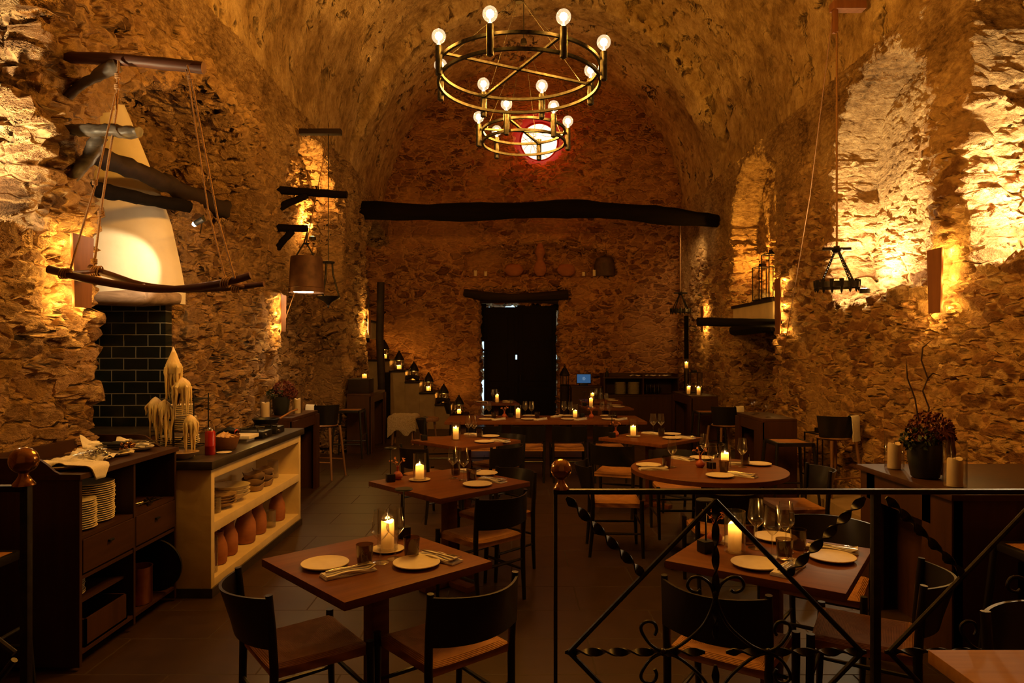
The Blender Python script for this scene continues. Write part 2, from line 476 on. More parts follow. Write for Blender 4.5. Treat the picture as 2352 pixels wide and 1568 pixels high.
M['led'] = emitter('led_strip', (1.0, 0.55, 0.14), 20.0)
M['ledw'] = emitter('uplight_lens', (1.0, 0.72, 0.36), 120.0)
M['spotlens'] = emitter('spot_lens', (1.0, 0.86, 0.66), 150.0)
M['bucketlens'] = emitter('bucket_lens', (1.0, 0.74, 0.42), 26.0)
M['daylight'] = emitter('daylight', (0.42, 0.66, 0.80), 2.2)
M['screen'] = emitter('screen_blue', (0.06, 0.16, 0.34), 0.55)
M['screen_mark'] = emitter('screen_mark', (0.28, 0.42, 0.60), 0.6)
M['oculus'] = emitter('lit_glazing', (1.0, 0.74, 0.40), 2.4)
M['redlit'] = pbr('painted_red_light', (0.42, 0.014, 0.004), 0.8, c2=(0.26, 0.007, 0.002), nscale=(5, 5, 5), bump=0.5, bdist=0.02)  # red light on the reveal, painted into the base colour


# ------------------------------------------------------------------ mesh helpers
def nb():
    return bmesh.new()


def add(bm, verts, faces):
    vs = [bm.verts.new(v) for v in verts]
    for f in faces:
        try:
            bm.faces.new([vs[i] for i in f])
        except ValueError:
            pass
    return vs


def box(bm, c, s, rot=None, bev=0.0, taper=None):
    hx, hy, hz = s[0] / 2, s[1] / 2, s[2] / 2
    t = taper or 1.0
    vs = [(-hx * t, -hy * t, -hz), (hx * t, -hy * t, -hz), (hx * t, hy * t, -hz), (-hx * t, hy * t, -hz),
          (-hx, -hy, hz), (hx, -hy, hz), (hx, hy, hz), (-hx, hy, hz)]
    R = Matrix.Identity(3) if rot is None else rot
    c = Vector(c)
    out = add(bm, [c + R @ Vector(v) for v in vs],
              [(0, 3, 2, 1), (4, 5, 6, 7), (0, 1, 5, 4), (1, 2, 6, 5), (2, 3, 7, 6), (3, 0, 4, 7)])
    if bev:
        es = {e for v in out for e in v.link_edges}
        bmesh.ops.bevel(bm, geom=list(es), offset=bev, segments=2, profile=0.6, affect='EDGES')
    return out


def bx(bm, x0, x1, y0, y1, z0, z1, bev=0.0):
    box(bm, ((x0 + x1) / 2, (y0 + y1) / 2, (z0 + z1) / 2), (abs(x1 - x0), abs(y1 - y0), abs(z1 - z0)), None, bev)


def frames(pts):
    pts = [Vector(p) for p in pts]
    n = len(pts)
    tang = []
    for i in range(n):
        a, b = pts[max(0, i - 1)], pts[min(n - 1, i + 1)]
        t = b - a
        tang.append(t.normalized() if t.length > 1e-9 else Vector((0, 0, 1)))
    up = Vector((0, 0, 1)) if abs(tang[0].z) < 0.9 else Vector((1, 0, 0))
    x = tang[0].cross(up).normalized()
    fr = []
    for i in range(n):
        t = tang[i]
        x = (x - t * x.dot(t))
        x = x.normalized() if x.length > 1e-6 else t.orthogonal().normalized()
        fr.append((pts[i], x, t.cross(x)))
    return fr


def tube(bm, pts, r, seg=8, caps=True, wob=0.0, flat=1.0):
    fr = frames(pts)
    n = len(fr)
    rings = []
    for i, (p, x, y) in enumerate(fr):
        ri = r[i] if isinstance(r, (list, tuple)) else r
        ring = []
        for k in range(seg):
            a = 2 * pi * k / seg
            rr = ri
            if wob:
                q = p + (x * cos(a) + y * sin(a)) * ri
                rr = ri * (1 + wob * mnoise.noise(Vector((q.x * 9, q.y * 9, q.z * 9)))
                           + wob * 0.6 * mnoise.noise(Vector((q.x * 27, q.y * 27, q.z * 27 + 5))))
            ring.append(bm.verts.new(p + x * cos(a) * rr + y * sin(a) * rr * flat))
        rings.append(ring)
    for i in range(n - 1):
        for k in range(seg):
            bm.faces.new((rings[i][k], rings[i][(k + 1) % seg], rings[i + 1][(k + 1) % seg], rings[i + 1][k]))
    if caps:
        bm.faces.new(rings[0][::-1])
        bm.faces.new(rings[-1])


def lathe(bm, prof, c=(0, 0, 0), seg=24, cap=False, wav=None):
    c = Vector(c)
    rings = []
    for (r, z) in prof:
        if r < 1e-5:
            rings.append([bm.verts.new(c + Vector((0, 0, z)))])
        else:
            ring = []
            for k in range(seg):
                a = 2 * pi * k / seg
                rr, zz = (wav(a, r, z) if wav else (r, z))
                ring.append(bm.verts.new(c + Vector((rr * cos(a), rr * sin(a), zz))))
            rings.append(ring)
    for a, b in zip(rings, rings[1:]):
        if len(a) == 1 and len(b) == 1:
            continue
        for k in range(seg):
            k2 = (k + 1) % seg
            try:
                if len(a) == 1:
                    bm.faces.new((a[0], b[k2], b[k]))
                elif len(b) == 1:
                    bm.faces.new((a[k], a[k2], b[0]))
                else:
                    bm.faces.new((a[k], a[k2], b[k2], b[k]))
            except ValueError:
                pass
    if cap:
        for ring, rev in ((rings[0], True), (rings[-1], False)):
            if len(ring) > 2:
                bm.faces.new(ring[::-1] if rev else ring)


def cyl(bm, a, b, r, seg=16, r2=None):
    tube(bm, [a, b], [r, r2 if r2 is not None else r], seg)


def sphere(bm, c, r, seg=16, rings=10, sz=1.0):
    prof = [(r * sin(pi * i / rings), -r * cos(pi * i / rings) * sz) for i in range(rings + 1)]
    lathe(bm, prof, c, seg)


def obj(name, bm, m, parent=None, smooth_=True, ang=40, loc=None):
    bmesh.ops.recalc_face_normals(bm, faces=bm.faces)
    return rawobj(name, bm, m, parent, smooth_, ang, loc)


def rawobj(name, bm, m, parent=None, smooth_=True, ang=40, loc=None):
    me = bpy.data.meshes.new(name)
    if smooth_:
        lim = radians(ang)
        for f in bm.faces:
            f.smooth = True
        for e in bm.edges:
            if len(e.link_faces) == 2 and e.calc_face_angle(0) > lim:
                e.smooth = False
    bm.to_mesh(me)
    bm.free()
    me.materials.append(M[m] if isinstance(m, str) else m)
    o = bpy.data.objects.new(name, me)
    COL.objects.link(o)
    if parent is not None:
        o.parent = parent
    if loc is not None:
        o.location = loc
    return o


def tag(o, label, cat, group=None, kind=None):
    o['label'] = label
    o['category'] = cat
    if group:
        o['group'] = group
    if kind:
        o['kind'] = kind
    return o


def thing(name, label, cat, loc=(0, 0, 0), rz=0.0, group=None):
    o = bpy.data.objects.new(name, None)
    COL.objects.link(o)
    o.empty_display_size = 0.1
    o.location = loc
    o.rotation_euler = (0, 0, rz)
    return tag(o, label, cat, group)


def struct(name, bm, m, **k):
    o = obj(name, bm, m, **k)
    o['kind'] = 'structure'
    return o


def dup(root, loc, rz=None, label=None, group=None, scale=None):
    r = root.copy()
    COL.objects.link(r)
    r.location = loc
    if rz is not None:
        r.rotation_euler = (root.rotation_euler[0], root.rotation_euler[1], rz)
    if scale is not None:
        r.scale = scale
    if label:
        r['label'] = label
    if group:
        r['group'] = group
    for ch in list(root.children):
        c = ch.copy()
        COL.objects.link(c)
        c.parent = r
        for g in list(ch.children):
            e = g.copy()
            COL.objects.link(e)
            e.parent = c
    return r


class Proto:
    """first call hands out the original, later calls copies"""
    def __init__(self, root):
        self.root, self.used = root, False

    def put(self, loc, rz, label, group=None, scale=None):
        if not self.used:
            self.used = True
            r = self.root
            r.location = loc
            r.rotation_euler = (0, 0, rz)
            if scale is not None:
                r.scale = scale
            r['label'] = label
            if group:
                r['group'] = group
            return r
        o = dup(self.root, loc, rz, label, group, scale or (1, 1, 1))
        if group is None and 'group' in o:
            pass
        return o


# ------------------------------------------------------------------ lights
def point(loc, e, c=(1, 0.5, 0.16), r=0.03):
    l = bpy.data.lights.new('light', 'POINT')
    l.energy, l.color, l.shadow_soft_size = e, c, r
    o = bpy.data.objects.new('light', l)
    o.location = loc
    COL.objects.link(o)
    return o


def spot(loc, to, e, c=(1, 0.5, 0.16), size=60, blend=0.4, r=0.02):
    l = bpy.data.lights.new('spotlight', 'SPOT')
    l.energy, l.color, l.shadow_soft_size = e, c, r
    l.spot_size, l.spot_blend = radians(size), blend
    o = bpy.data.objects.new('spotlight', l)
    o.location = loc
    o.rotation_euler = (Vector(to) - Vector(loc)).to_track_quat('-Z', 'Y').to_euler()
    COL.objects.link(o)
    return o

# brightness of the lamps
EXPOSURE = 0.0
BULB_BIG, BULB_SMALL = 47.0, 43.0
SCONCE, UP, SPOT, STEP_E = 3.4, 170.0, 55.0, 7.0
# ------------------------------------------------------------------ camera, world, view
cam = bpy.data.cameras.new('camera')
cam.sensor_width = 36.0
cam.lens = 36.0 * F / 2352.0
cam.shift_y = (HY - 784.0) / 2352.0
cam.clip_start = 0.05
co = bpy.data.objects.new('camera', cam)
co.location = (0, 0, CZ)
co.rotation_euler = (pi / 2, 0, 0)
COL.objects.link(co)
SC.camera = co
wd = bpy.data.worlds.new('night')
SC.world = wd
wd.use_nodes = True
wd.node_tree.nodes['Background'].inputs[0].default_value = (0, 0, 0, 1)
SC.view_settings.view_transform = 'Standard'
SC.view_settings.look = 'None'
SC.view_settings.gamma = 1.0
SC.view_settings.exposure = EXPOSURE
SC.view_settings.use_curve_mapping = False
try:
    SC.cycles.use_denoising = True
    SC.cycles.use_adaptive_sampling = True
    SC.cycles.adaptive_threshold = 0.06
    SC.cycles.sample_clamp_indirect = 3.0
    SC.cycles.caustics_reflective = False
    SC.cycles.caustics_refractive = False
    SC.cycles.max_bounces = 6
    SC.cycles.diffuse_bounces = 3
    SC.cycles.glossy_bounces = 3
    SC.cycles.transparent_max_bounces = 24
except Exception:
    pass

XL, XR, YB = -2.95, 3.95, 16.0
XC, RV, ZS = 0.5, 3.45, 5.0


def jit(a, b, s=1.0):
    p = Vector((a * 2.1, b * 2.1, 3.7 * s))
    q = Vector((a * 2.1 + 40, b * 2.1, 1.3 * s))
    return (a + 0.10 * mnoise.noise(p) + 0.05 * mnoise.noise(p * 3.1), b + 0.10 * mnoise.noise(q) + 0.05 * mnoise.noise(q * 3.1))


def arch(u, z, c, hw, spring, rise=None):
    if abs(u - c) >= hw:
        return False
    rise = rise or hw
    return z < spring + rise * sqrt(max(0.0, 1 - ((u - c) / hw) ** 2))


def rng(a, b, step):
    n = max(1, int(round((b - a) / step)))
    return [a + (b - a) * i / n for i in range(n)]


def sheet(name, m, us, vs, fn, toward, longest=0.10):
    bm = nb()
    g = [[bm.verts.new(fn(u, v)) for v in vs] for u in us]
    for i in range(len(us) - 1):
        for j in range(len(vs) - 1):
            bm.faces.new((g[i][j], g[i + 1][j], g[i + 1][j + 1], g[i][j + 1]))
    for _ in range(5):
        es = [e for e in bm.edges if e.calc_length() > longest and max(e.verts[0].co.y, e.verts[1].co.y) > 2.7]
        if not es:
            break
        bmesh.ops.subdivide_edges(bm, edges=es, cuts=1, use_grid_fill=True)
    bm.normal_update()
    s = sum((f.normal.dot(Vector(toward) - f.calc_center_median()) for f in list(bm.faces)[::97]))
    if s < 0:
        bmesh.ops.reverse_faces(bm, faces=bm.faces)
    o = rawobj(name, bm, m, ang=180)
    o['kind'] = 'structure'
    return o


def left_x(y, z):
    a, b = jit(y, z, 1.0)
    d = 0.0
    if 1.0 < a < 4.22 and 2.33 < b and arch(a, b, 3.0, 1.25, 4.0, 0.9):
        d = 0.42
    if arch(a, b, 6.48, 1.74, 2.5):
        # the hearth alcove in front of the stub wall
        d = 0.95 if y < 6.18 else (0.05 if b < 2.98 else 0.85)
    if arch(a, b, 10.05, 1.48, 3.35, 1.40):
        d = 0.33
    if arch(a, b, 14.9, 1.6, 3.2, 1.35):
        d = 0.55
    if 11.5 < a < 13.25 and z > 0:
        d = -0.06
    return Vector((XL - d, y, z))


def right_x(y, z):
    a, b = jit(y, z, 2.0)
    d = 0.0
    if 3.0 < a < 5.86 and b > 2.42:
        d = 0.45
    a2, b2 = (a + y) / 2, (b + z) / 2
    if 2.27 < b2 and arch(a2, b2, 7.36, 0.96, 3.95, 0.88):
        d = 0.5
    if 2.35 < b and arch(a, b, 11.15, 1.0, 3.95, 0.92):
        d = 0.45
    if 0.2 < b < 2.55 and 10.18 < a < 12.12:
        d = 0.85
    return Vector((XR + d, y, z))


def back_y(x, z):
    a, b = jit(x, z, 3.0)
    d = 0.0
    if -0.745 < x < 1.10 and z < 2.86:
        d = 1.0
    elif -1.16 < a < 2.46 and 3.44 < z and (z < 3.84 + 0.42 * sqrt(max(0, 1 - ((a - 0.65) / 1.85) ** 2)) or (z < 3.9 and a < -0.8)):
        d = 0.36
    elif -1.0 < a < 1.35 and 2.86 <= z < 3.18:
        d = 0.16
    rr = sqrt((x - 0.65) ** 2 + (z - 6.73) ** 2)
    if rr < 0.62:
        d = 0.62
    return Vector((x, YB + d, z))


fine = 0.034
zs = [i * 0.034 for i in range(149)]
sheet('wall_left', 'stone_l', rng(-3, 2.6, 0.3) + rng(2.6, 16.25, fine) + [16.25], zs, left_x, (0, 8, 2))
sheet('wall_right', 'stone_r', rng(-3, 2.9, 0.3) + rng(2.9, 16.25, fine) + [16.25], zs, right_x, (0, 8, 2))
sheet('wall_back', 'stone_b', rng(-3.75, 4.6, 0.045) + [4.6], rng(0, 8.75, 0.045) + [8.75], back_y, (0, 8, 4))


def vault_p(a, y):
    r = RV + 0.02
    if 12.55 < y < 13.2:
        s = min(1.0, max(0.0, sin(a) / 0.45))
        r -= 0.24 * s * s * (3 - 2 * s)
    r -= 0.05 * mnoise.noise(Vector((a * 2, y * 0.5, 1)))
    return Vector((XC + r * cos(a), y, ZS + r * sin(a)))


sheet('ceiling', 'vault', [pi * i / 190 for i in range(191)], rng(-3, 5.5, 0.3) + rng(5.5, 16.2, 0.055) + [16.2], vault_p, (0.5, 8, 3))

bm = nb()
bx(bm, -4.2, 5.0, -3.2, 17.2, -0.12, 0.0)
struct('floor', bm, 'floor', smooth_=False)
bm = nb()
bx(bm, -4.2, 5.0, -3.3, -3.0, -0.1, 8.9)
struct('wall_front', bm, 'cement', smooth_=False)
bm = nb()
bx(bm, -2.9, 3.9, -3.0, 2.33, 0.0, 0.17)
struct('floor_landing', bm, 'floor', smooth_=False)
# low stone plinth along the right wall
bm = nb()
vs = []
n = 40
for i in range(n + 1):
    y = 4.9 + 5.0 * i / n
    w = 0.03 * mnoise.noise(Vector((y * 3, 0, 0)))
    vs.append([bm.verts.new(p) for p in ((3.32 + w, y, 0.0), (3.34 + w, y, 0.12), (4.05, y, 0.13), (4.05, y, 0.0))])
for a, b in zip(vs, vs[1:]):
    for k in range(3):
        bm.faces.new((a[k], b[k], b[k + 1], a[k + 1]))
bm.faces.new(vs[0])
bm.faces.new(vs[-1][::-1])
struct('trim_1', bm, 'cement')

# ------------------------------------------------------------------ hearth alcove on the left
bm = nb()
bx(bm, -3.92, -3.03, 5.97, 6.08, 0.9, 2.14)
bx(bm, -3.92, -3.80, 5.0, 5.97, 0.9, 2.14)
struct('wall_tiled', bm, 'tile', smooth_=False)
t = thing('chimney_hood', 'cream plaster chimney hood tapering upward above the dark tiled hearth', 'chimney hood', (-3.70, 6.06, 2.12))
bm = nb()
rows = []
for (h, rx, ry) in ((0.0, 0.80, 0.46), (0.12, 0.80, 0.47), (0.35, 0.76, 0.46), (0.7, 0.68, 0.42), (1.05, 0.56, 0.36), (1.4, 0.42, 0.28),
                    (1.75, 0.27, 0.20), (2.05, 0.14, 0.13), (2.35, 0.10, 0.10)):
    row = []
    for k in range(25):
        a = pi * k / 24
        q = Vector((-rx * cos(a), -ry * (sin(a) ** 0.8), h))
        q += Vector((0.012 * mnoise.noise(q * 4), 0.012 * mnoise.noise(q * 4 + Vector((9, 0, 0))), 0))
        row.append(bm.verts.new(q))
    rows.append(row)
for a, b in zip(rows, rows[1:]):
    for k in range(24):
        bm.faces.new((a[k], a[k + 1], b[k + 1], b[k]))
bm.faces.new(rows[0])
bm.faces.new(rows[-1])
obj('plaster_cone', bm, 'hoodp', t, ang=60)
bm = nb()
pts = [(-0.86, -0.12, -0.02), (-0.5, -0.46, 0.0), (-0.1, -0.52, -0.02), (0.3, -0.5, 0.015), (0.62, -0.38, 0.03), (0.80, -0.12, 0.04)]
tube(bm, pts, [0.045, 0.06, 0.062, 0.055, 0.065, 0.05], 12, True, 0.35)
o = obj('wooden_lintel', bm, 'drift', t)
o['label'] = 'weathered crooked wooden lintel'

t = thing('hearth_counter', 'dark worktop inside the tiled hearth alcove', 'counter', (-3.42, 5.42, 0))
bm = nb()
bx(bm, -0.37, 0.36, -0.55, 0.54, 0.99, 1.05, 0.008)
obj('worktop', bm, 'worktop', t)
bm = nb()
bx(bm, -0.36, 0.34, -0.53, 0.53, 0.0, 0.99)
obj('base_cabinet', bm, 'cab', t, smooth_=False)

# ------------------------------------------------------------------ front of the back wall: door, niche, lintel
bm = nb()
bx(bm, -0.672, 0.082, 16.33, 16.39, 0.0, 2.77)
for z0, z1 in ((0.15, 0.85), (1.0, 1.8), (1.95, 2.62)):
    bx(bm, -0.60, -0.10, 16.315, 16.33, z0, z1, 0.006)
bx(bm, 0.124, 1.058, 16.33, 16.39, 0.0, 2.815)
for z0, z1 in ((0.15, 0.85), (1.0, 1.8), (1.95, 2.62)):
    bx(bm, 0.26, 0.96, 16.315, 16.33, z0, z1, 0.006)
bx(bm, 0.072, 0.135, 16.30, 16.335, 0.0, 1.52)
bx(bm, 0.072, 0.135, 16.30, 16.335, 1.63, 2.79)
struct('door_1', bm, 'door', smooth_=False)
bm = nb()
bx(bm, -0.76, -0.62, 16.42, 16.46, 1.95, 2.86)
bx(bm, 0.2, 1.12, 16.42, 16.46, 2.70, 2.9)
bx(bm, 1.0, 1.05, 16.42, 16.46, 0.0, 2.8)
obj('daylight_blocker', bm, 'door', bpy.data.objects['door_1'], smooth_=False)  # unseen strips added behind the door to block daylight in the gaps
bm = nb()
tube(bm, [(0.20, 16.30, 1.02), (0.20, 16.25, 1.02), (0.20, 16.25, 1.14), (0.20, 16.30, 1.14)], 0.012, 8)
o = obj('door_handle', bm, 'iron', bpy.data.objects['door_1'])
bm = nb()
bx(bm, -0.9, 1.25, 16.86, 16.90, 0.0, 3.0)
struct('sky_outside', bm, 'daylight', smooth_=False)
bm = nb()
tube(bm, [(-1.12, 16.02, 3.08), (-0.6, 15.95, 3.0), (0.0, 15.93, 2.97), (0.7, 15.95, 3.0), (1.3, 16.0, 3.05)], [0.11, 0.10, 0.09, 0.10, 0.12], 12, True, 0.35)
tube(bm, [(-0.75, 16.12, 2.90), (0.3, 16.10, 2.92), (1.1, 16.12, 2.90)], [0.07, 0.06, 0.07], 10, True, 0.3)
struct('lintel_door', bm, 'darkwood')

# round window; red light is painted into the colour of its reveal
bm = nb()
prof = [(0.66, -0.10), (0.60, -0.02), (0.50, 0.12), (0.46, 0.28)]
rings = []
for r, h in prof:
    rings.append([bm.verts.new((0.65 + r * cos(2 * pi * k / 40) * (1 + 0.03 * mnoise.noise(Vector((k * 0.7, h * 4, 0)))), 16.1 + h,
                                6.73 + r * sin(2 * pi * k / 40))) for k in range(40)])
for a, b in zip(rings, rings[1:]):
    for k in range(40):
        bm.faces.new((a[k], a[(k + 1) % 40], b[(k + 1) % 40], b[k]))
struct('trim_2', bm, 'redlit')
t = thing('round_window', 'glowing round window with star tracery high in a red-lit reveal', 'window', (0.65, 16.36, 6.73))
t['kind'] = 'structure'
bm = nb()
cyl(bm, (0, 0.03, 0), (0, 0.05, 0), 0.47, 40)
obj('glazing', bm, 'oculus', t, smooth_=False)
bm = nb()
tube(bm, [(0.45 * cos(2 * pi * k / 40), 0, 0.45 * sin(2 * pi * k / 40)) for k in range(41)], 0.022, 8, False)
for k in range(6):
    a = pi * k / 6 + 0.2
    tube(bm, [(0.45 * cos(a), 0, 0.45 * sin(a)), (0.45 * cos(a + 2.4), 0, 0.45 * sin(a + 2.4))], 0.005, 6)
obj('tracery', bm, 'redlit', t)

# big log across the nave
bm = nb()
N = 34
pts = []
for i in range(N + 1):
    f = i / N
    x = -3.02 + 6.92 * f
    pts.append((x, 13.0 + 0.05 * sin(f * 5), 4.40 - 0.03 * sin(f * 7) - 0.20 * max(0, f - 0.62) / 0.38))
tube(bm, pts, [0.165 + 0.015 * sin(i * 0.7) - 0.03 * max(0, i / N - 0.8) / 0.2 for i in range(N + 1)], 14, True, 0.10)
tag(obj('tie_beam', bm, 'beam'), 'long dark log spanning the hall from wall to wall', 'beam')

# right hand hood with its beam
t = thing('chimney_canopy', 'white plaster canopy with dark top edge on the right wall carrying two lanterns', 'canopy', (4.15, 11.15, 0))
bm = nb()
bx(bm, -0.24, 0.35, -0.92, 0.93, 2.14, 2.46, 0.01)
obj('plaster_body', bm, 'lime', t, smooth_=False)
bm = nb()
bx(bm, -0.27, 0.36, -0.95, 0.95, 2.46, 2.51, 0.01)
obj('top_shelf', bm, 'darkwood', t, smooth_=False)
bm = nb()
tube(bm, [(-0.22, -0.95, 2.07), (-0.20, -0.3, 2.09), (-0.22, 0.4, 2.07), (-0.2, 1.0, 2.08)], 0.085, 10, True, 0.3)
obj('wooden_lintel', bm, 'beam', t)
bm = nb()
p0, p1 = W(1602, 739, 9.95), W(1800, 741, 9.95)
tube(bm, [p0.lerp(p1, i / 8) for i in range(9)], 0.062, 12, True, 0.15)
tag(obj('cantilever_log', bm, 'beam'), 'charred log jutting from the right wall beneath the white canopy', 'log')

# left far bay: plaster shelf, post, window behind
t = thing('wall_shelf', 'plastered shelf block with dark top in the far left bay', 'shelf', (-3.2, 14.25, 0))
bm = nb()
bx(bm, -0.25, 0.32, -0.45, 0.5, 1.98, 2.30, 0.01)
obj('plaster_body', bm, 'cement', t, smooth_=False)
bm = nb()
bx(bm, -0.26, 0.34, -0.48, 0.52, 2.30, 2.35, 0.01)
obj('top_board', bm, 'darkwood', t, smooth_=False)
bm = nb()
tube(bm, [(-0.05, -0.42, 1.93), (0.3, -0.40, 1.95)], 0.06, 10, True, 0.3)
obj('support_log', bm, 'beam', t)
bm = nb()
p = W(874, 648, 14.3)
tube(bm, [(p.x, p.y, 0.0), (p.x + 0.03, p.y, 1.0), (p.x - 0.02, p.y, 2.0), (p.x + 0.01, p.y, p.z)], [0.10, 0.09, 0.08, 0.075], 12, True, 0.2)
tag(obj('timber_post', bm, 'darkwood'), 'dark upright timber post beside the lantern staircase', 'post')
t = thing('window_frame', 'dark framed pale panel below the plastered shelf', 'window', (-3.30, 14.55, 0))
bm = nb()
bx(bm, -0.05, 0.0, -0.35, 0.35, 1.0, 1.92)
obj('pane', bm, 'cement', t, smooth_=False)
bm = nb()
for y in (-0.36, -0.02, 0.33):
    bx(bm, -0.02, 0.05, y - 0.02, y + 0.03, 1.0, 1.92)
obj('frame', bm, 'blackm', t, smooth_=False)
# ------------------------------------------------------------------ dining chair
def build_chair():
    t = thing('dining_chair', 'chair', 'chair')
    # legs: the rear pair run up as back posts
    for s in (-1, 1):
        bm = nb()
        tube(bm, [(s * 0.200, -0.225, 0.0), (s * 0.207, -0.205, 0.22), (s * 0.210, -0.20, 0.45), (s * 0.212, -0.21, 0.62), (s * 0.214, -0.222, 0.755)],
             [0.013, 0.017, 0.018, 0.017, 0.0145], 10)
        obj('leg', bm, 'black', t)
        bm = nb()
        tube(bm, [(s * 0.215, 0.212, 0.0), (s * 0.220, 0.205, 0.22), (s * 0.222, 0.20, 0.40), (s * 0.222, 0.20, 0.475)],
             [0.013, 0.017, 0.0185, 0.0175], 10)
        obj('leg', bm, 'black', t)
    # bent band
    bm = nb()
    nu, nz = 22, 5
    outer, inner = [], []
    for i in range(nu + 1):
        u = -1 + 2 * i / nu
        ro, ri = [], []
        for j in range(nz + 1):
            z = 0.545 + 0.198 * j / nz
            dip = 0.010 * (1 - u * u) * (1 if j == 0 else 0)
            bulge = 0.062 + 0.055 * j / nz
            yo = -0.218 - 0.008 * (j / nz) - bulge * (1 - u * u)
            xx = 0.222 * u
            ro.append(bm.verts.new((xx, yo - 0.006, z - dip)))
            ri.append(bm.verts.new((xx * 0.985, yo + 0.006, z - dip)))
        outer.append(ro)
        inner.append(ri)
    for i in range(nu):
        for j in range(nz):
            bm.faces.new((outer[i][j], outer[i + 1][j], outer[i + 1][j + 1], outer[i][j + 1]))
            bm.faces.new((inner[i][j + 1], inner[i + 1][j + 1], inner[i + 1][j], inner[i][j]))
        bm.faces.new((outer[i][nz], outer[i + 1][nz], inner[i + 1][nz], inner[i][nz]))
        bm.faces.new((inner[i][0], inner[i + 1][0], outer[i + 1][0], outer[i][0]))
    for i in (0, nu):
        for j in range(nz):
            bm.faces.new((outer[i][j], outer[i][j + 1], inner[i][j + 1], inner[i][j]))
    obj('backrest', bm, 'black', t, ang=50)
    # paper cord seat
    bm = nb()
    n = 16
    top, bot = [], []
    for i in range(n + 1):
        u = -1 + 2 * i / n
        rt, rb = [], []
        for j in range(n + 1):
            v = -1 + 2 * j / n
            hw = 0.196 + 0.016 * (v + 1) / 2
            e = max(abs(u), abs(v))
            rnd = 0.022 * max(0.0, (e - 0.86) / 0.14) ** 2
            z = 0.462 - 0.026 * (1 - e) ** 0.8 + 0.008 * (v * v) * 0.4 - rnd + 0.007 * (abs(u) ** 3) * (1 if v < 0.8 else 0.6)
            rt.append(bm.verts.new((u * hw, v * 0.205, z)))
            rb.append(bm.verts.new((u * hw * 0.985, v * 0.20, 0.412)))
        top.append(rt)
        bot.append(rb)
    for i in range(n):
        for j in range(n):
            bm.faces.new((top[i][j], top[i + 1][j], top[i + 1][j + 1], top[i][j + 1]))
            bm.faces.new((bot[i][j + 1], bot[i + 1][j + 1], bot[i + 1][j], bot[i][j]))
        for a, b, fl in ((top[i][0], top[i + 1][0], 0), (top[i][n], top[i + 1][n], n)):
            bm.faces.new((a, bot[i][fl], bot[i + 1][fl], b))
        for fl in (0, n):
            bm.faces.new((top[fl][i], top[fl][i + 1], bot[fl][i + 1], bot[fl][i]))
    obj('seat', bm, 'cord', t)
    for a, b, r in (((-0.207, -0.21, 0.20), (-0.219, 0.205, 0.20), 0.010), ((0.207, -0.21, 0.20), (0.219, 0.205, 0.20), 0.010),
                    ((-0.208, -0.205, 0.275), (0.208, -0.205, 0.275), 0.010), ((-0.218, 0.205, 0.26), (0.218, 0.205, 0.26), 0.010)):
        bm = nb()
        v0, v1 = Vector(a), Vector(b)
        tube(bm, [v0, v0.lerp(v1, 0.5), v1], [r * 0.85, r * 1.15, r * 0.85], 8)
        obj('stretcher', bm, 'black', t)
    return t


CHAIR = Proto(build_chair())


def face(dx, dy):
    return math.atan2(dy, dx) - pi / 2


def chair(x, y, f, label):
    return CHAIR.put((x, y, 0), face(*f), label, 'black dining chairs with woven cord seats')


# ------------------------------------------------------------------ tables
def square_table(side, loc, rz, label, z=0.75, matname='table', group='dark oak pedestal tables', base=0.0):
    t = thing('dining_table', label, 'table', loc, rz, group)
    bm = nb()
    box(bm, (0, 0, z - 0.0175), (side, side, 0.035), None, 0.003)
    obj('tabletop', bm, matname, t, ang=30)
    bm = nb()
    box(bm, (0, 0, (z - 0.035) / 2 + 0.012), (0.085, 0.085, z - 0.06), None, 0.004)
    obj('pedestal', bm, matname, t, ang=30)
    bm = nb()
    box(bm, (0, 0, 0.02), (0.50, 0.085, 0.04), Matrix.Rotation(base, 3, 'Z'), 0.004)
    box(bm, (0, 0, 0.02), (0.085, 0.50, 0.041), Matrix.Rotation(base, 3, 'Z'), 0.004)
    obj('base', bm, matname, t, ang=30)
    return t


def rect_table(sx, sy, loc, rz, label, z=0.75):
    t = thing('communal_table', label, 'table', loc, rz)
    bm = nb()
    box(bm, (0, 0, z - 0.02), (sx, sy, 0.04), None, 0.004)
    obj('tabletop', bm, 'table', t, ang=30)
    for s in (-1, 1):
        for q in (-1, 1):
            bm = nb()
            box(bm, (s * (sx / 2 - 0.25), q * (sy / 2 - 0.14), (z - 0.04) / 2), (0.08, 0.08, z - 0.04), None, 0.004)
            obj('leg', bm, 'bar', t, ang=30)
    return t


def round_table(r, loc, label, z=0.75):
    t = thing('round_table', label, 'table', loc)
    bm = nb()
    lathe(bm, [(0, z - 0.04), (r - 0.015, z - 0.04), (r, z - 0.036), (r, z - 0.003), (r - 0.004, z), (0, z)], seg=72)
    obj('tabletop', bm, 'table', t, ang=30)
    bm = nb()
    lathe(bm, [(0, 0.03), (0.06, 0.03), (0.055, z - 0.04), (0, z - 0.04)], seg=20)
    obj('pedestal', bm, 'bar', t)
    bm = nb()
    box(bm, (0, 0, 0.02), (0.86, 0.085, 0.04), Matrix.Rotation(0.5, 3, 'Z'), 0.004)
    box(bm, (0, 0, 0.02), (0.085, 0.86, 0.041), Matrix.Rotation(0.5, 3, 'Z'), 0.004)
    obj('base', bm, 'bar', t, ang=30)
    return t


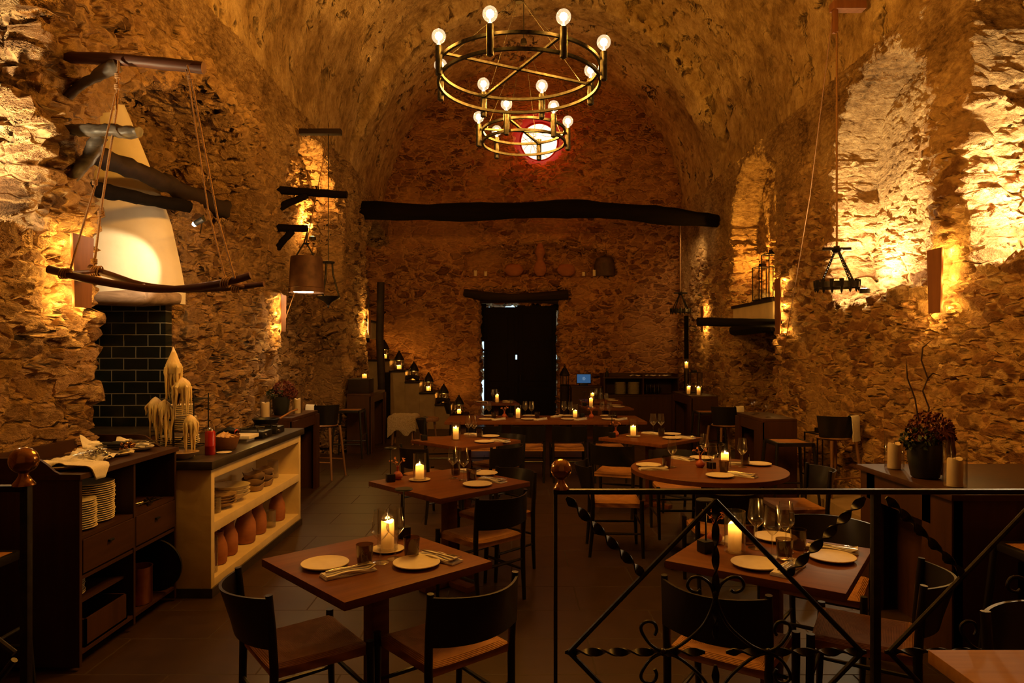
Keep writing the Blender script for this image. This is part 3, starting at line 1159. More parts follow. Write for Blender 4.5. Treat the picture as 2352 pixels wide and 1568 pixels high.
# ------------------------------------------------------------------ tableware
def build_plate(r=0.105):
    bm = nb()
    lathe(bm, [(0, 0.0), (r * 0.62, 0.0), (r * 0.72, 0.004), (r * 0.985, 0.0125), (r, 0.0155), (r * 0.985, 0.0175), (r * 0.90, 0.0150), (r * 0.70, 0.0105), (0, 0.010)], seg=40)
    return tag(obj('plate', bm, 'plate', ang=60), 'plate', 'plate')


def build_glass():
    t = thing('wine_glass', 'glass', 'glass')
    bm = nb()
    lathe(bm, [(0.0045, 0.100), (0.012, 0.106), (0.027, 0.122), (0.0385, 0.138), (0.0410, 0.146), (0.0395, 0.160), (0.0345, 0.195), (0.0295, 0.238)], seg=28)
    obj('bowl', bm, 'crystal', t)
    bm = nb()
    tube(bm, [(0, 0, 0.006), (0, 0, 0.05), (0, 0, 0.101)], [0.0055, 0.0034, 0.0045], 10, False)
    obj('stem', bm, 'crystal', t)
    bm = nb()
    lathe(bm, [(0, 0.0), (0.036, 0.0), (0.0375, 0.0015), (0.030, 0.004), (0.006, 0.007), (0, 0.008)], seg=28)
    obj('foot', bm, 'crystal', t)
    return t


def build_tumbler():
    bm = nb()
    lathe(bm, [(0, 0.0), (0.029, 0.0), (0.032, 0.004), (0.0385, 0.096), (0.036, 0.096), (0.030, 0.010), (0, 0.009)], seg=28)
    return tag(obj('tumbler', bm, 'smoke', ang=50), 'tumbler', 'glass')


def build_holder():
    t = thing('candle_holder', 'glass hurricane', 'candle holder')
    bm = nb()
    lathe(bm, [(0, 0.004), (0.048, 0.004), (0.049, 0.01), (0.049, 0.198), (0.0465, 0.198), (0.0465, 0.012), (0, 0.009)], seg=32)
    obj('glass_cylinder', bm, 'glass', t, ang=50)
    return t


def build_saucer():
    bm = nb()
    lathe(bm, [(0, 0), (0.055, 0), (0.078, 0.007), (0.080, 0.010), (0.076, 0.0105), (0.055, 0.0045), (0, 0.004)], seg=32)
    return tag(obj('saucer', bm, 'plate', ang=60), 'saucer', 'saucer')


def build_candle(h=0.12, r=0.031, lit=True):
    t = thing('candle', 'candle', 'candle')
    bm = nb()

    def wav(a, rr, z):
        k = 1 + 0.02 * sin(3 * a + z * 30)
        return rr * k, z + (0.006 * sin(2 * a + 1) if z > h - 0.012 else 0)
    if lit:                                   # burnt hollow: a thin glowing wall of wax
        lathe(bm, [(0, 0), (r, 0), (r, h * 0.25), (r, h * 0.5), (r, h * 0.75), (r * 0.985, h - 0.006), (r * 0.93, h)], seg=24, wav=wav)
    else:
        lathe(bm, [(0, 0), (r, 0), (r, h * 0.5), (r * 0.99, h - 0.006), (r * 0.9, h), (r * 0.3, h - 0.004), (0, h - 0.004)], seg=24, wav=wav)
    obj('wax_body', bm, 'wax', t, ang=60)
    bm = nb()
    tube(bm, [(0, 0, 0.002 if lit else h - 0.012), (0.001, 0, h - 0.010 if lit else h + 0.006)], 0.0012, 6)
    obj('wick', bm, 'blackm', t)
    if lit:
        bm = nb()
        lathe(bm, [(0, -0.002), (0.0035, 0.002), (0.0052, 0.007), (0.0042, 0.014), (0.002, 0.021), (0, 0.026)], (0, 0, h - 0.012), 12)
        obj('flame', bm, 'flame', t)
    return t


def build_lamp():
    t = thing('table_lamp', 'lamp', 'lamp')
    bm = nb()
    box(bm, (0, 0, 0.028), (0.060, 0.060, 0.056), None, 0.003)
    obj('base_block', bm, 'blackm', t, ang=30)
    bm = nb()
    cyl(bm, (0, 0, 0.056), (0, 0, 0.246), 0.0042, 10)
    obj('stem', bm, 'blackm', t)
    bm = nb()
    lathe(bm, [(0, 0.240), (0.044, 0.242), (0.046, 0.246), (0.044, 0.250), (0, 0.251)], seg=28)
    obj('disc_shade', bm, 'blackm', t)
    return t


def build_vase():
    t = thing('bud_vase', 'vase', 'vase')
    bm = nb()
    lathe(bm, [(0, 0), (0.022, 0), (0.036, 0.016), (0.038, 0.030), (0.028, 0.048), (0.012, 0.062), (0.009, 0.085), (0.013, 0.098), (0.010, 0.098), (0.006, 0.085), (0, 0.07)], seg=24)
    obj('body', bm, 'redvase', t)
    bm = nb()
    rnd = random.Random(5)
    for k in range(5):
        a = k * 1.3
        e = Vector((0.05 * cos(a), 0.05 * sin(a), 0.135 + 0.02 * rnd.random()))
        tube(bm, [(0, 0, 0.085), (e.x * 0.4, e.y * 0.4, 0.12), e], 0.0012, 5)
        for q in range(7):
            d = Vector((rnd.uniform(-1, 1), rnd.uniform(-1, 1), rnd.uniform(-0.6, 1))).normalized() * 0.016
            s = d.orthogonal().normalized() * 0.005
            add(bm, [e, e + d * 0.5 + s, e + d, e + d * 0.5 - s], [(0, 1, 2, 3)])
    o = obj('dried_sprig', bm, 'dried', t)
    return t


def build_napkin():
    """linen napkin folded to a strip, one end rolled over"""
    bm = nb()
    lx, ly = 0.115, 0.037
    nx = 16
    for lay, (z, sx, sy) in enumerate(((0.0, 1.0, 1.0), (0.006, 0.985, 0.97), (0.012, 0.96, 0.94))):
        rows = []
        for i in range(nx + 1):
            u = -1 + 2 * i / nx
            zz = z + 0.003 * sin(u * 4 + lay) * (lay > 0) + (0.010 * max(0, (u - 0.82) / 0.18) ** 0.6 if lay == 2 else 0)
            rows.append([bm.verts.new((u * lx * sx, s * ly * sy + 0.002 * sin(u * 6 + lay * 2), zz + h)) for s, h in ((-1, 0), (-1, 0.0055), (1, 0.0055), (1, 0))])
        for a, b in zip(rows, rows[1:]):
            for k in range(4):
                bm.faces.new((a[k], a[(k + 1) % 4], b[(k + 1) % 4], b[k]))
        bm.faces.new(rows[0])
        bm.faces.new(rows[-1][::-1])
    return tag(obj('napkin', bm, 'linen', ang=50), 'napkin', 'napkin')


def build_fork():
    bm = nb()
    tube(bm, [(-0.10, 0, 0.004), (-0.05, 0, 0.007), (0.02, 0, 0.003), (0.045, 0, 0.004)], [0.005, 0.0042, 0.0028, 0.0036], 8, True, 0, 0.5)
    box(bm, (0.054, 0, 0.005), (0.020, 0.020, 0.0025), None, 0.001)
    for k in range(4):
        y = -0.0085 + k * 0.00567
        tube(bm, [(0.062, y, 0.005), (0.085, y, 0.0035), (0.100, y, 0.007)], [0.0017, 0.0015, 0.0008], 6)
    return tag(obj('fork', bm, 'steel'), 'fork', 'cutlery')


def build_knife():
    bm = nb()
    tube(bm, [(-0.105, 0, 0.004), (-0.05, 0, 0.004), (0.0, 0, 0.004)], [0.0055, 0.005, 0.004], 8, True, 0, 0.55)
    vs = []
    for x, w0, w1 in ((0.0, -0.005, 0.005), (0.05, -0.007, 0.007), (0.09, -0.007, 0.006), (0.112, -0.006, -0.003)):
        vs.append([bm.verts.new((x, w0, 0.003)), bm.verts.new((x, w1, 0.003)), bm.verts.new((x, w1, 0.0048)), bm.verts.new((x, w0, 0.0048))])
    for a, b in zip(vs, vs[1:]):
        for k in range(4):
            bm.faces.new((a[k], a[(k + 1) % 4], b[(k + 1) % 4], b[k]))
    bm.faces.new(vs[0])
    bm.faces.new(vs[-1][::-1])
    return tag(obj('knife', bm, 'steel'), 'knife', 'cutlery')


PLATE, GLASS, TUMB, HOLD = Proto(build_plate()), Proto(build_glass()), Proto(build_tumbler()), Proto(build_holder())
SAUC, CAND, LAMP, VASE = Proto(build_saucer()), Proto(build_candle()), Proto(build_lamp()), Proto(build_vase())
UNLIT = Proto(build_candle(lit=False))
NAPK, FORK, KNIFE = Proto(build_napkin()), Proto(build_fork()), Proto(build_knife())
CANDLE_C = (1.0, 0.43, 0.06)
CANDLE_E = 2.4


def flame_light(x, y, z, e=CANDLE_E):
    point((x, y, z), e, CANDLE_C, 0.012)


def candle(x, y, z, label, group='lit candles', h=1.0, e=CANDLE_E, w=1.0, rz=None):
    o = CAND.put((x, y, z), random.uniform(0, 6) if rz is None else rz, label, group, (w, w, h))
    flame_light(x, y, z + 0.12 * h - 0.010, e)
    return o


def T(px, py, z=0.75):
    """spot on a surface of height z seen at photo position (px, py)"""
    d = (CZ - z) * F / (py - HY)
    return Vector(((px - CX) * d / F, d, z))


def setting(tname, z, plates=(), napkins=(), glasses=(), tumblers=(), candles=(), lamps=(), vases=()):
    z += 0.0008
    for (x, y, w) in plates:
        PLATE.put((x, y, z), random.uniform(0, 6), 'cream plate %s on %s' % (w, tname), 'plates laid on the tables')
    for (x, y, a, w, full) in napkins:
        NAPK.put((x, y, z + 0.0005), a, 'folded linen napkin %s on %s' % (w, tname), 'folded napkins on the tables')
        if full:
            c, s = cos(a), sin(a)
            off = 0.012
            FORK.put((x - s * off, y + c * off, z + 0.0215), a + 0.05, 'fork on the napkin %s on %s' % (w, tname), 'forks on the napkins')
            KNIFE.put((x + s * off, y - c * off, z + 0.0215), a - 0.03, 'knife on the napkin %s on %s' % (w, tname), 'knives on the napkins')
    for (x, y, w) in glasses:
        GLASS.put((x, y, z), random.uniform(0, 6), 'stemmed wine glass %s on %s' % (w, tname), 'wine glasses')
    for (x, y, w) in tumblers:
        TUMB.put((x, y, z), random.uniform(0, 6), 'smoked glass tumbler %s on %s' % (w, tname), 'smoked tumblers')
    for (x, y, w, h, sau, hold) in candles:
        zz = z
        if sau:
            SAUC.put((x, y, z), 0, 'small saucer under the candle glass on %s' % (tname), 'candle saucers')
            zz = z + 0.0045
        if hold:
            HOLD.put((x, y, zz - 0.004), 0, 'clear glass cylinder round the %s candle on %s' % (w, tname), 'glass candle cylinders')
            zz += 0.0090
        candle(x, y, zz, '%s burning candle on %s' % (w, tname), 'lit candles on the tables', h)
    for (x, y, w) in lamps:
        LAMP.put((x, y, z), 0.4, 'small black disc lamp %s on %s' % (w, tname), 'unlit black table lamps')
    for (x, y, w) in vases:
        VASE.put((x, y, z), random.uniform(0, 6), 'little red bud vase %s on %s' % (w, tname), 'red bud vases')


# ------------------------------------------------------------------ the tables of the room
N1 = 'the nearest left table'
N2 = 'the second left table'
N3 = 'the third left table'
N4 = 'the round table'
N5 = 'the table behind the railing'
N6 = 'the table beyond the round one'
N7 = 'the long communal table'
N8 = 'the table before the door'
N9 = 'the nearer shelf-side table'
N10 = 'the farther shelf-side table'
R45 = pi / 4
square_table(0.75, (-0.62, 3.12, 0), R45 - 0.03, 'square dark oak table laid for two, nearest one left of the aisle')
square_table(0.84, (-0.46, 5.01, 0), R45 - 0.01, 'square dark oak table with red bud vase, second left of the aisle')
square_table(0.84, (-0.50, 7.37, 0), R45, 'square dark oak table with one candle, third left of the aisle')
round_table(0.62, (1.60, 5.57, 0), 'round dark oak table laid for four')
square_table(0.75, (1.22, 3.205, 0), -radians(35), 'square dark oak table laid for three behind the iron railing')
square_table(0.82, (1.54, 7.58, 0), R45, 'square dark oak table just beyond the round table')
rect_table(2.76, 0.92, (0.46, 9.75, 0), 0, 'long communal dark oak table across the middle of the hall')
square_table(0.80, (-0.30, 12.9, 0), 0.1, 'small dark table with one candle in front of the door')
square_table(0.80, (1.62, 11.85, 0), 0.08, 'small dark table before the shelf unit, nearer of the two')
square_table(0.80, (1.72, 13.35, 0), -0.05, 'small dark table before the shelf unit, farther of the two')
square_table(0.70, (1.44, 1.44, 0.17), 0, 'pale oak table corner in the lower right foreground', 0.75, 'table_light', None, pi / 4)

setting(N1, 0.75,
        plates=[(-0.83, 3.03, 'at the left place'), (-0.425, 3.04, 'at the right place')],
        napkins=[(-0.70, 2.925, 0.64, 'by the left plate', True), (-0.335, 3.13, -0.64, 'by the right plate', True)],
        glasses=[(-0.593, 3.075, 'left of the candle'), (-0.536, 3.13, 'in front of the candle')],
        tumblers=[(-0.655, 3.035, 'near the left plate'), (-0.463, 3.15, 'near the right plate')],
        candles=[(-0.596, 3.27, 'stout', 1.05, True, True)], lamps=[(-0.555, 3.50, 'at the back corner')])
setting(N2, 0.75,
        plates=[(-0.216, 5.29, 'at the far place'), (-0.245, 4.85, 'at the near place')],
        napkins=[(-0.145, 5.02, -0.7, 'by the near plate', True), (-0.36, 5.40, -0.5, 'by the far plate', False)],
        glasses=[(-0.443, 5.13, 'on the left'), (-0.357, 5.05, 'on the right')],
        tumblers=[(-0.435, 5.27, 'behind the wine glasses'), (-0.296, 4.99, 'before the far plate')],
        candles=[(-0.683, 5.05, 'short', 0.85, True, True)], lamps=[(-0.89, 5.0, 'at the left corner')], vases=[(-0.852, 5.09, 'beside the lamp')])
setting(N3, 0.75,
        plates=[(-0.29, 7.16, 'at the near place'), (-0.244, 7.62, 'at the far place')],
        napkins=[(-0.13, 7.24, -0.6, 'by the near plate', True), (-0.44, 7.80, -0.6, 'by the far plate', False)],
        glasses=[(-0.485, 7.6, 'on the left'), (-0.42, 7.55, 'on the right')],
        tumblers=[(-0.36, 7.60, 'behind the near plate')],
        candles=[(-0.606, 7.37, 'tall', 1.05, False, True)], lamps=[(-0.945, 7.34, 'at the left corner')])
setting(N4, 0.75,
        plates=[(1.135, 5.67, 'at the left place'), (1.58, 5.19, 'at the near place'), (2.07, 5.73, 'at the right place'), (1.685, 6.06, 'at the far place')],
        napkins=[(1.14, 5.50, 0.05, 'below the left plate', True), (1.755, 5.22, -0.75, 'by the near plate', True),
                 (1.50, 6.03, -0.9, 'by the far plate', True), (1.88, 5.75, 0.05, 'by the right plate', True)],
        glasses=[(1.32, 5.63, 'by the left plate'), (1.67, 5.93, 'behind the vase'), (1.575, 5.36, 'by the near plate'), (1.90, 5.63, 'by the right plate')],
        tumblers=[(1.265, 5.59, 'by the left plate'), (1.665, 5.36, 'before the candle'), (1.95, 5.71, 'by the right plate')],
        candles=[(1.74, 5.58, 'thick', 0.95, False, True)], vases=[(1.55, 5.62, 'near the middle')])
bm = nb()
box(bm, (1.626, 5.57, 0.776), (0.055, 0.055, 0.052), Matrix.Rotation(0.3, 3, 'Z'), 0.003)
tag(obj('lamp_block', bm, 'blackm', ang=30), 'small black cube between the vase and the candle on the round table', 'box')
setting(N5, 0.75,
        plates=[(1.08, 3.03, 'at the near place'), (1.465, 3.13, 'at the right place'), (1.335, 3.46, 'at the far place')],
        napkins=[(1.20, 2.965, 0.85, 'by the near plate', True), (1.53, 3.265, -0.5, 'by the right plate', True), (1.12, 3.44, 0.7, 'by the far plate', False)],
        glasses=[(1.18, 3.30, 'nearest the candle'), (1.207, 3.165, 'in the middle'), (1.30, 3.24, 'on the right')],
        tumblers=[(1.245, 3.12, 'behind the near plate'), (1.38, 3.29, 'behind the right plate'), (1.17, 3.39, 'behind the candle')],
        candles=[(1.06, 3.25, 'slim', 1.05, False, True)], lamps=[(0.92, 3.24, 'at the left corner')], vases=[(1.01, 3.40, 'behind the lamp')])
setting(N6, 0.75,
        plates=[(1.83, 7.82, 'at the far place'), (1.75, 7.46, 'at the near place')],
        napkins=[(1.90, 7.52, -0.6, 'by the near plate', True), (1.62, 7.92, -0.6, 'by the far plate', False)],
        glasses=[(1.63, 7.88, 'on the left'), (1.72, 7.88, 'on the right')],
        tumblers=[(1.68, 7.68, 'behind the near plate')],
        candles=[(1.36, 7.66, 'twin-flamed', 0.85, True, True)], lamps=[(1.11, 7.58, 'at the left corner')], vases=[(1.17, 7.70, 'beside the lamp')])
setting(N7, 0.75,
        plates=[(-0.36, 9.56, 'at the first near place from the left'), (0.23, 9.56, 'at the second near place from the left'),
                (0.79, 9.56, 'at the third near place from the left'), (1.36, 9.56, 'at the fourth near place from the left'),
                (-0.32, 10.05, 'at the leftmost far place'), (0.26, 10.05, 'at the second far place'), (0.83, 10.05, 'at the third far place'),
                (1.40, 10.05, 'at the rightmost far place')],
        napkins=[(-0.185, 9.56, 0.9, 'by the first near plate', True), (0.40, 9.56, 0.9, 'by the second near plate', True),
                 (0.96, 9.56, 0.9, 'by the third near plate', True), (1.53, 9.56, 0.9, 'by the fourth near plate', True),
                 (0.66, 10.0, 0.9, 'by the third far plate', False)],
        glasses=[(-0.41, 9.85, 'first from the left'), (-0.33, 9.80, 'second from the left'), (0.19, 9.86, 'third from the left'), (0.28, 9.80, 'fourth from the left'),
                 (0.75, 9.86, 'fifth from the left'), (0.84, 9.80, 'sixth from the left'), (1.30, 9.86, 'seventh from the left'), (1.40, 9.80, 'last on the right')],
        tumblers=[(-0.26, 9.75, 'by the first near plate'), (0.36, 9.74, 'by the second near plate'), (1.47, 9.74, 'by the fourth near plate')],
        candles=[(0.085, 9.75, 'left', 1.05, False, True), (0.91, 9.85, 'right', 0.8, False, True)],
        lamps=[(-0.02, 9.95, 'between the left vase and candle'), (1.02, 9.95, 'between the right candle and vase')],
        vases=[(-0.11, 9.85, 'left of the left candle'), (1.14, 9.8, 'right of the right candle')])
setting(N8, 0.75,
        plates=[(-0.08, 12.75, 'at the near place'), (-0.08, 13.12, 'at the far place'), (-0.58, 12.9, 'at the left place')],
        glasses=[(-0.36, 12.95, 'left of the candle'), (-0.30, 13.05, 'behind the candle')],
        candles=[(-0.28, 12.78, 'bright', 1.15, False, True)])
setting(N9, 0.75,
        plates=[(1.82, 11.65, 'at the near place'), (1.82, 12.02, 'at the far place')],
        glasses=[(1.55, 11.95, 'on the left'), (1.64, 11.85, 'on the right')],
        candles=[(1.36, 11.75, 'bright', 1.15, False, True)], lamps=[(1.28, 12.05, 'at the left edge')])
setting(N10, 0.75,
        plates=[(1.95, 13.2, 'at the near place'), (1.95, 13.55, 'at the far place')],
        glasses=[(1.64, 13.3, 'on the left'), (1.74, 13.4, 'on the right')],
        candles=[(1.56, 13.25, 'bright', 1.15, False, True)])

# chairs
def off(x, y, f, k):
    n = sqrt(f[0] ** 2 + f[1] ** 2)
    return x + f[0] / n * k, y + f[1] / n * k


cb = 'black woven seat chair '
for (x, y, f, k, lab) in (
        (-0.88, 2.97, (0.80, 0.60), -0.02, cb + 'at the left corner of the nearest square table'),
        (-0.305, 2.99, (-0.63, 0.775), -0.02, cb + 'with its back to us at the nearest square table'),
        (-0.215, 4.73, (-0.67, 0.74), 0.0, cb + 'at the near right side of the second square table'),
        (-0.14, 5.33, (-0.70, -0.71), -0.02, cb + 'at the far right side of the second square table'),
        (-0.22, 7.08, (-0.70, 0.71), -0.02, cb + 'at the near right side of the third square table'),
        (-0.18, 7.70, (-0.70, -0.71), -0.02, cb + 'at the far right side of the third square table'),
        (-0.80, 7.06, (0.70, 0.71), -0.05, cb + 'at the near left side of the third square table'),
        (0.88, 5.85, (1.0, -0.05), 0.0, cb + 'at the left of the round table'),
        (2.30, 5.62, (-1.0, 0.0), 0.0, cb + 'at the right of the round table'),
        (1.55, 6.36, (0.0, -1.0), -0.03, cb + 'at the far side of the round table'),
        (1.50, 4.92, (0.05, 1.0), -0.03, cb + 'with its back to us at the round table'),
        (1.00, 3.03, (0.57, 0.82), -0.09, cb + 'with its back to us behind the iron railing'),
        (1.53, 3.09, (-0.87, 0.5), -0.06, cb + 'turned sideways behind the railing post'),
        (1.66, 3.66, (-0.57, -0.82), -0.06, cb + 'on the far side of the table behind the railing'),
        (1.12, 7.25, (0.35, 0.94), -0.04, cb + 'with its back to us beyond the round table'),
        (1.86, 7.24, (-0.70, 0.71), -0.05, cb + 'at the near right of the table beyond the round one'),
        (-0.36, 9.12, (0, 1), -0.05, cb + 'first from the left in front of the long table'),
        (0.21, 9.12, (0, 1), -0.05, cb + 'second from the left in front of the long table'),
        (0.745, 9.12, (0, 1), -0.05, cb + 'third from the left in front of the long table'),
        (1.28, 9.12, (0, 1), -0.05, cb + 'fourth from the left in front of the long table'),
        (-0.98, 9.85, (1, 0.1), -0.06, cb + 'at the left end of the long table'),
        (-0.92, 12.95, (1, 0.1), -0.04, cb + 'left of the small table before the door')):
    x, y = off(x, y, f, k)
    chair(x, y, f, lab)
c = dup(CHAIR.root, (1.63, 1.82, 0.17), face(0, -1), 'black dining chair tucked under the pale foreground table', 'black dining chairs with woven cord seats')
# ------------------------------------------------------------------ chandeliers
BULB_C = (1.0, 0.43, 0.05)


def square_ring(bm, r, z, s=0.019, seg=72):
    prof = [(r - s / 2, z - s / 2), (r + s / 2, z - s / 2), (r + s / 2, z + s / 2), (r - s / 2, z + s / 2), (r - s / 2, z - s / 2)]
    rings = []
    for k in range(seg):
        a = 2 * pi * k / seg
        rings.append([bm.verts.new((q * cos(a), q * sin(a), zz)) for q, zz in prof[:4]])
    for k in range(seg):
        a, b = rings[k], rings[(k + 1) % seg]
        for j in range(4):
            bm.faces.new((a[j], a[(j + 1) % 4], b[(j + 1) % 4], b[j]))


def chandelier(loc, r, angs, cross, label, ztop, energy):
    t = thing('chandelier', label, 'chandelier', loc, 0, 'bronze ring chandeliers')
    bm = nb()
    square_ring(bm, r, 0.0)
    obj('upper_ring', bm, 'bronze', t, ang=30)
    bm = nb()
    square_ring(bm, r, -0.10)
    obj('lower_ring', bm, 'bronze', t, ang=30)
    for a, b in cross:
        A, B = [Vector((r * sin(radians(q)), -r * cos(radians(q)), 0)) for q in (a, b)]
        bm = nb()
        d = (B - A)
        box(bm, (A + B) / 2 + Vector((0, 0, 0.002)), (d.length, 0.019, 0.015), Matrix.Rotation(math.atan2(d.y, d.x), 3, 'Z'))
        obj('cross_bar', bm, 'bronze', t, smooth_=False)
    for q in angs:
        x, y = (r + 0.034) * sin(radians(q)), -(r + 0.034) * cos(radians(q))
        bm = nb()
        lathe(bm, [(0, -0.148), (0.012, -0.148), (0.021, -0.142), (0.0225, -0.138), (0.0225, 0.042), (0.016, 0.043), (0, 0.043)], (x, y, 0), 20)
        s = obj('socket', bm, 'bronze', t, ang=30)
        bm = nb()
        R = 0.046
        prof = [(0.013, 0.043), (0.0135, 0.055), (0.018, 0.064)]
        prof += [(R * sin(pi * k / 14), 0.106 - R * cos(pi * k / 14)) for k in range(2, 15)]
        lathe(bm, prof, (x, y, 0), 24)
        b = obj('bulb', bm, 'globe', t)
        bm = nb()
        for k in range(4):
            an = pi / 2 * k + 0.4
            tube(bm, [(x + 0.007 * cos(an), y + 0.007 * sin(an), 0.085), (x + 0.011 * cos(an), y + 0.011 * sin(an), 0.127)], 0.0035, 6)
        cyl(bm, (x, y, 0.060), (x, y, 0.082), 0.004, 8)
        obj('filament', bm, 'filament', b)
        point((loc[0] + x, loc[1] + y, loc[2] + 0.106), energy, BULB_C, 0.03)
    hz = ztop - loc[2]
    ends = [q for p in cross for q in p]
    for q in ends:
        bm = nb()
        x, y = 0.9 * r * sin(radians(q)), -0.9 * r * cos(radians(q))
        tube(bm, [(x, y, 0.008), (0.02 * sin(radians(q)), -0.02 * cos(radians(q)), hz)], 0.0016, 6)
        obj('suspension_wire', bm, 'bronze', t)
    bm = nb()
    lathe(bm, [(0, hz - 0.02), (0.024, hz - 0.02), (0.028, hz), (0.02, hz + 0.025), (0, hz + 0.03)], seg=20)
    obj('hub', bm, 'beam', t)
    bm = nb()
    top = ZS + sqrt(RV ** 2 - (loc[0] - XC) ** 2)
    tube(bm, [(0, 0, hz + 0.02), (0, 0, top - loc[2] - 0.02)], 0.004, 8)
    obj('cable', bm, 'blackm', t)


chandelier((0.048, 4.67, 3.63), 0.55, [27, 72, 117, 162, 207, 252, 297, 342], [(27, 207), (117, 297)],
           'large bronze double ring chandelier with eight globe bulbs', 4.11, BULB_BIG)
chandelier((0.10, 5.84, 3.585), 0.352, [-22, 38, 98, 158, 218, 278], [(-22, 158), (98, 278)],
           'smaller bronze ring chandelier with six globe bulbs behind the large one', 4.35, BULB_SMALL)


# ------------------------------------------------------------------ wall sconces
def sconce(y, z0, z1, side, label, e, w=0.20, offs=0.10, bow=0.0, dirs=(-1, 1)):
    x = XL if side < 0 else XR
    s = -side                       # towards the nave
    t = thing('wall_sconce', label, 'wall lamp', (x + s * offs, y, (z0 + z1) / 2), 0, 'wooden board wall lamps')
    h = (z1 - z0)
    bm = nb()
    box(bm, (0.012 * s, 0, 0), (0.022, w, h), None, 0.004, 0.80)
    obj('board', bm, 'board', t, ang=30)
    bm = nb()
    box(bm, (-0.006 * s, 0, 0), (0.012, 0.05, h * 0.8))
    obj('led_strip', bm, 'led', t, smooth_=False)
    bm = nb()
    box(bm, (-0.05 * s, 0, 0), (0.10, 0.02, 0.02))
    obj('wall_bracket', bm, 'blackm', t, smooth_=False)
    for zz in (z0 + 0.04, (z0 + z1) / 2, z1 - 0.04):
        for q in dirs:
            point((x + s * (offs - 0.03), y + q * (w / 2 + 0.015), zz), e, (1.0, 0.52, 0.10), 0.02)
    return t


sconce(4.46, 1.99, 2.46, -1, 'tapered wooden board lamp at the left edge beside the hearth', SCONCE, 0.22, 0.13)
sconce(8.40, 1.95, 2.40, -1, 'wooden board lamp on the left stub wall past the hearth', SCONCE, 0.20, 0.12)
sconce(12.9, 2.02, 2.48, -1, 'wooden board lamp on the far left pier', SCONCE, 0.20, 0.24)
sconce(6.16, 2.05, 2.63, 1, 'wooden board lamp on the right pier between the bright niches', SCONCE, 0.22, 0.12)
sconce(9.80, 1.95, 2.75, 1, 'long wooden board lamp beside the white canopy', SCONCE, 0.22, 0.12)
sconce(13.7, 2.10, 2.62, 1, 'wooden board lamp on the right wall farthest back', SCONCE * 0.7, 0.20, 0.12)


# uplights standing on the sills
def uplight(loc, label, e, to=None, size=110, c=(1.0, 0.55, 0.17), pe=0.3):
    t = thing('uplight', label, 'lamp', loc, 0, 'sill uplights')
    bm = nb()
    lathe(bm, [(0, 0), (0.055, 0), (0.055, 0.05), (0.045, 0.055), (0, 0.05)], seg=20)
    obj('housing', bm, 'blackm', t)
    bm = nb()
    lathe(bm, [(0, 0.0535), (0.038, 0.0535), (0.038, 0.056), (0, 0.057)], seg=20)
    obj('lens', bm, 'ledw', t)
    x, y, z = loc
    spot((x, y, z + 0.075), to or (x, y, z + 3), e, c, size, 0.8, 0.035)
    if pe:
        point((x, y, z + 0.12), e * pe * 0.1, c, 0.04)


uplight((XL - 0.24, 3.75, 2.44), 'small uplight on the sill of the lit niche at the left edge', UP * 1.0, (XL - 0.34, 3.7, 4.5), 150, (1.0, 0.76, 0.40), 1.8)
uplight((XR + 0.25, 5.40, 2.47), 'small uplight on the sill of the lit niche at the right edge', UP * 1.5, (XR + 0.40, 5.3, 4.5), 150, (1.0, 0.78, 0.43), 2.2)
uplight((XR + 0.13, 7.90, 2.38), 'small uplight on the sill of the tall arched niche', UP * 1.35, (XR + 0.45, 7.45, 4.6), 150, (1.0, 0.77, 0.42), 1.6)
uplight((XR + 0.26, 11.35, 2.512), 'small uplight behind the lanterns on the white canopy', UP * 1.2, (XR + 0.44, 11.45, 4.5), 140, (1.0, 0.45, 0.06), 1.2)
uplight((XL - 0.12, 10.5, 3.42), 'small uplight below the lit arch of the left bay', UP * 1.3, (XL - 0.32, 10.6, 5), 140, (1.0, 0.45, 0.08), 0.8)

sp = W(449, 513, 5.35)
t = thing('spotlight', 'tiny bright spotlight on a thin arm by the hearth', 'lamp', sp)
aim = Vector((-3.62, 5.72, 2.22))
dv = (aim - sp).normalized()
bm = nb()
cyl(bm, dv * -0.085, dv * 0.0, 0.022, 14)
obj('barrel', bm, 'blackm', t)
bm = nb()
sphere(bm, dv * 0.010, 0.019, 14, 10)
obj('lens', bm, 'spotlens', t)
bm = nb()
tube(bm, [dv * -0.05, dv * -0.05 + Vector((-0.02, 0.1, 0.06)), Vector((-0.42, 1.0, 0.10))], 0.006, 8)
obj('mount_arm', bm, 'blackm', t)
point(sp + Vector((0.06, -0.16, -0.08)), 9.0, (1.0, 0.66, 0.34), 0.02)
spot(sp + dv * 0.05, aim, SPOT, (1.0, 0.74, 0.42), 52, 0.35, 0.015)

t = thing('spotlight', 'small black spotlight behind the right end of the tie beam', 'lamp', (3.30, 13.32, 4.22))
dv2 = (Vector((4.0, 15.0, 3.0)) - Vector((3.30, 13.32, 4.22))).normalized()
bm = nb()
cyl(bm, dv2 * -0.08, dv2 * 0.0, 0.035, 14)
tube(bm, [dv2 * -0.05, Vector((0, -0.18, 0.0))], 0.01, 8)
obj('barrel', bm, 'blackm', t)
bm = nb()
cyl(bm, dv2 * 0.001, dv2 * 0.006, 0.028, 14)
obj('lens', bm, 'ledw', t)
spot(Vector((3.30, 13.32, 4.22)) + dv2 * 0.04, (4.0, 15.0, 3.0), 45, (1.0, 0.62, 0.24), 70, 0.7, 0.03)

# ------------------------------------------------------------------ railing
def spiral(cx, cz, r0, r1, a0, a1, n=26):
    return [(cx + (r0 + (r1 - r0) * i / n) * cos(a0 + (a1 - a0) * i / n), cz + (r0 + (r1 - r0) * i / n) * sin(a0 + (a1 - a0) * i / n)) for i in range(n + 1)]


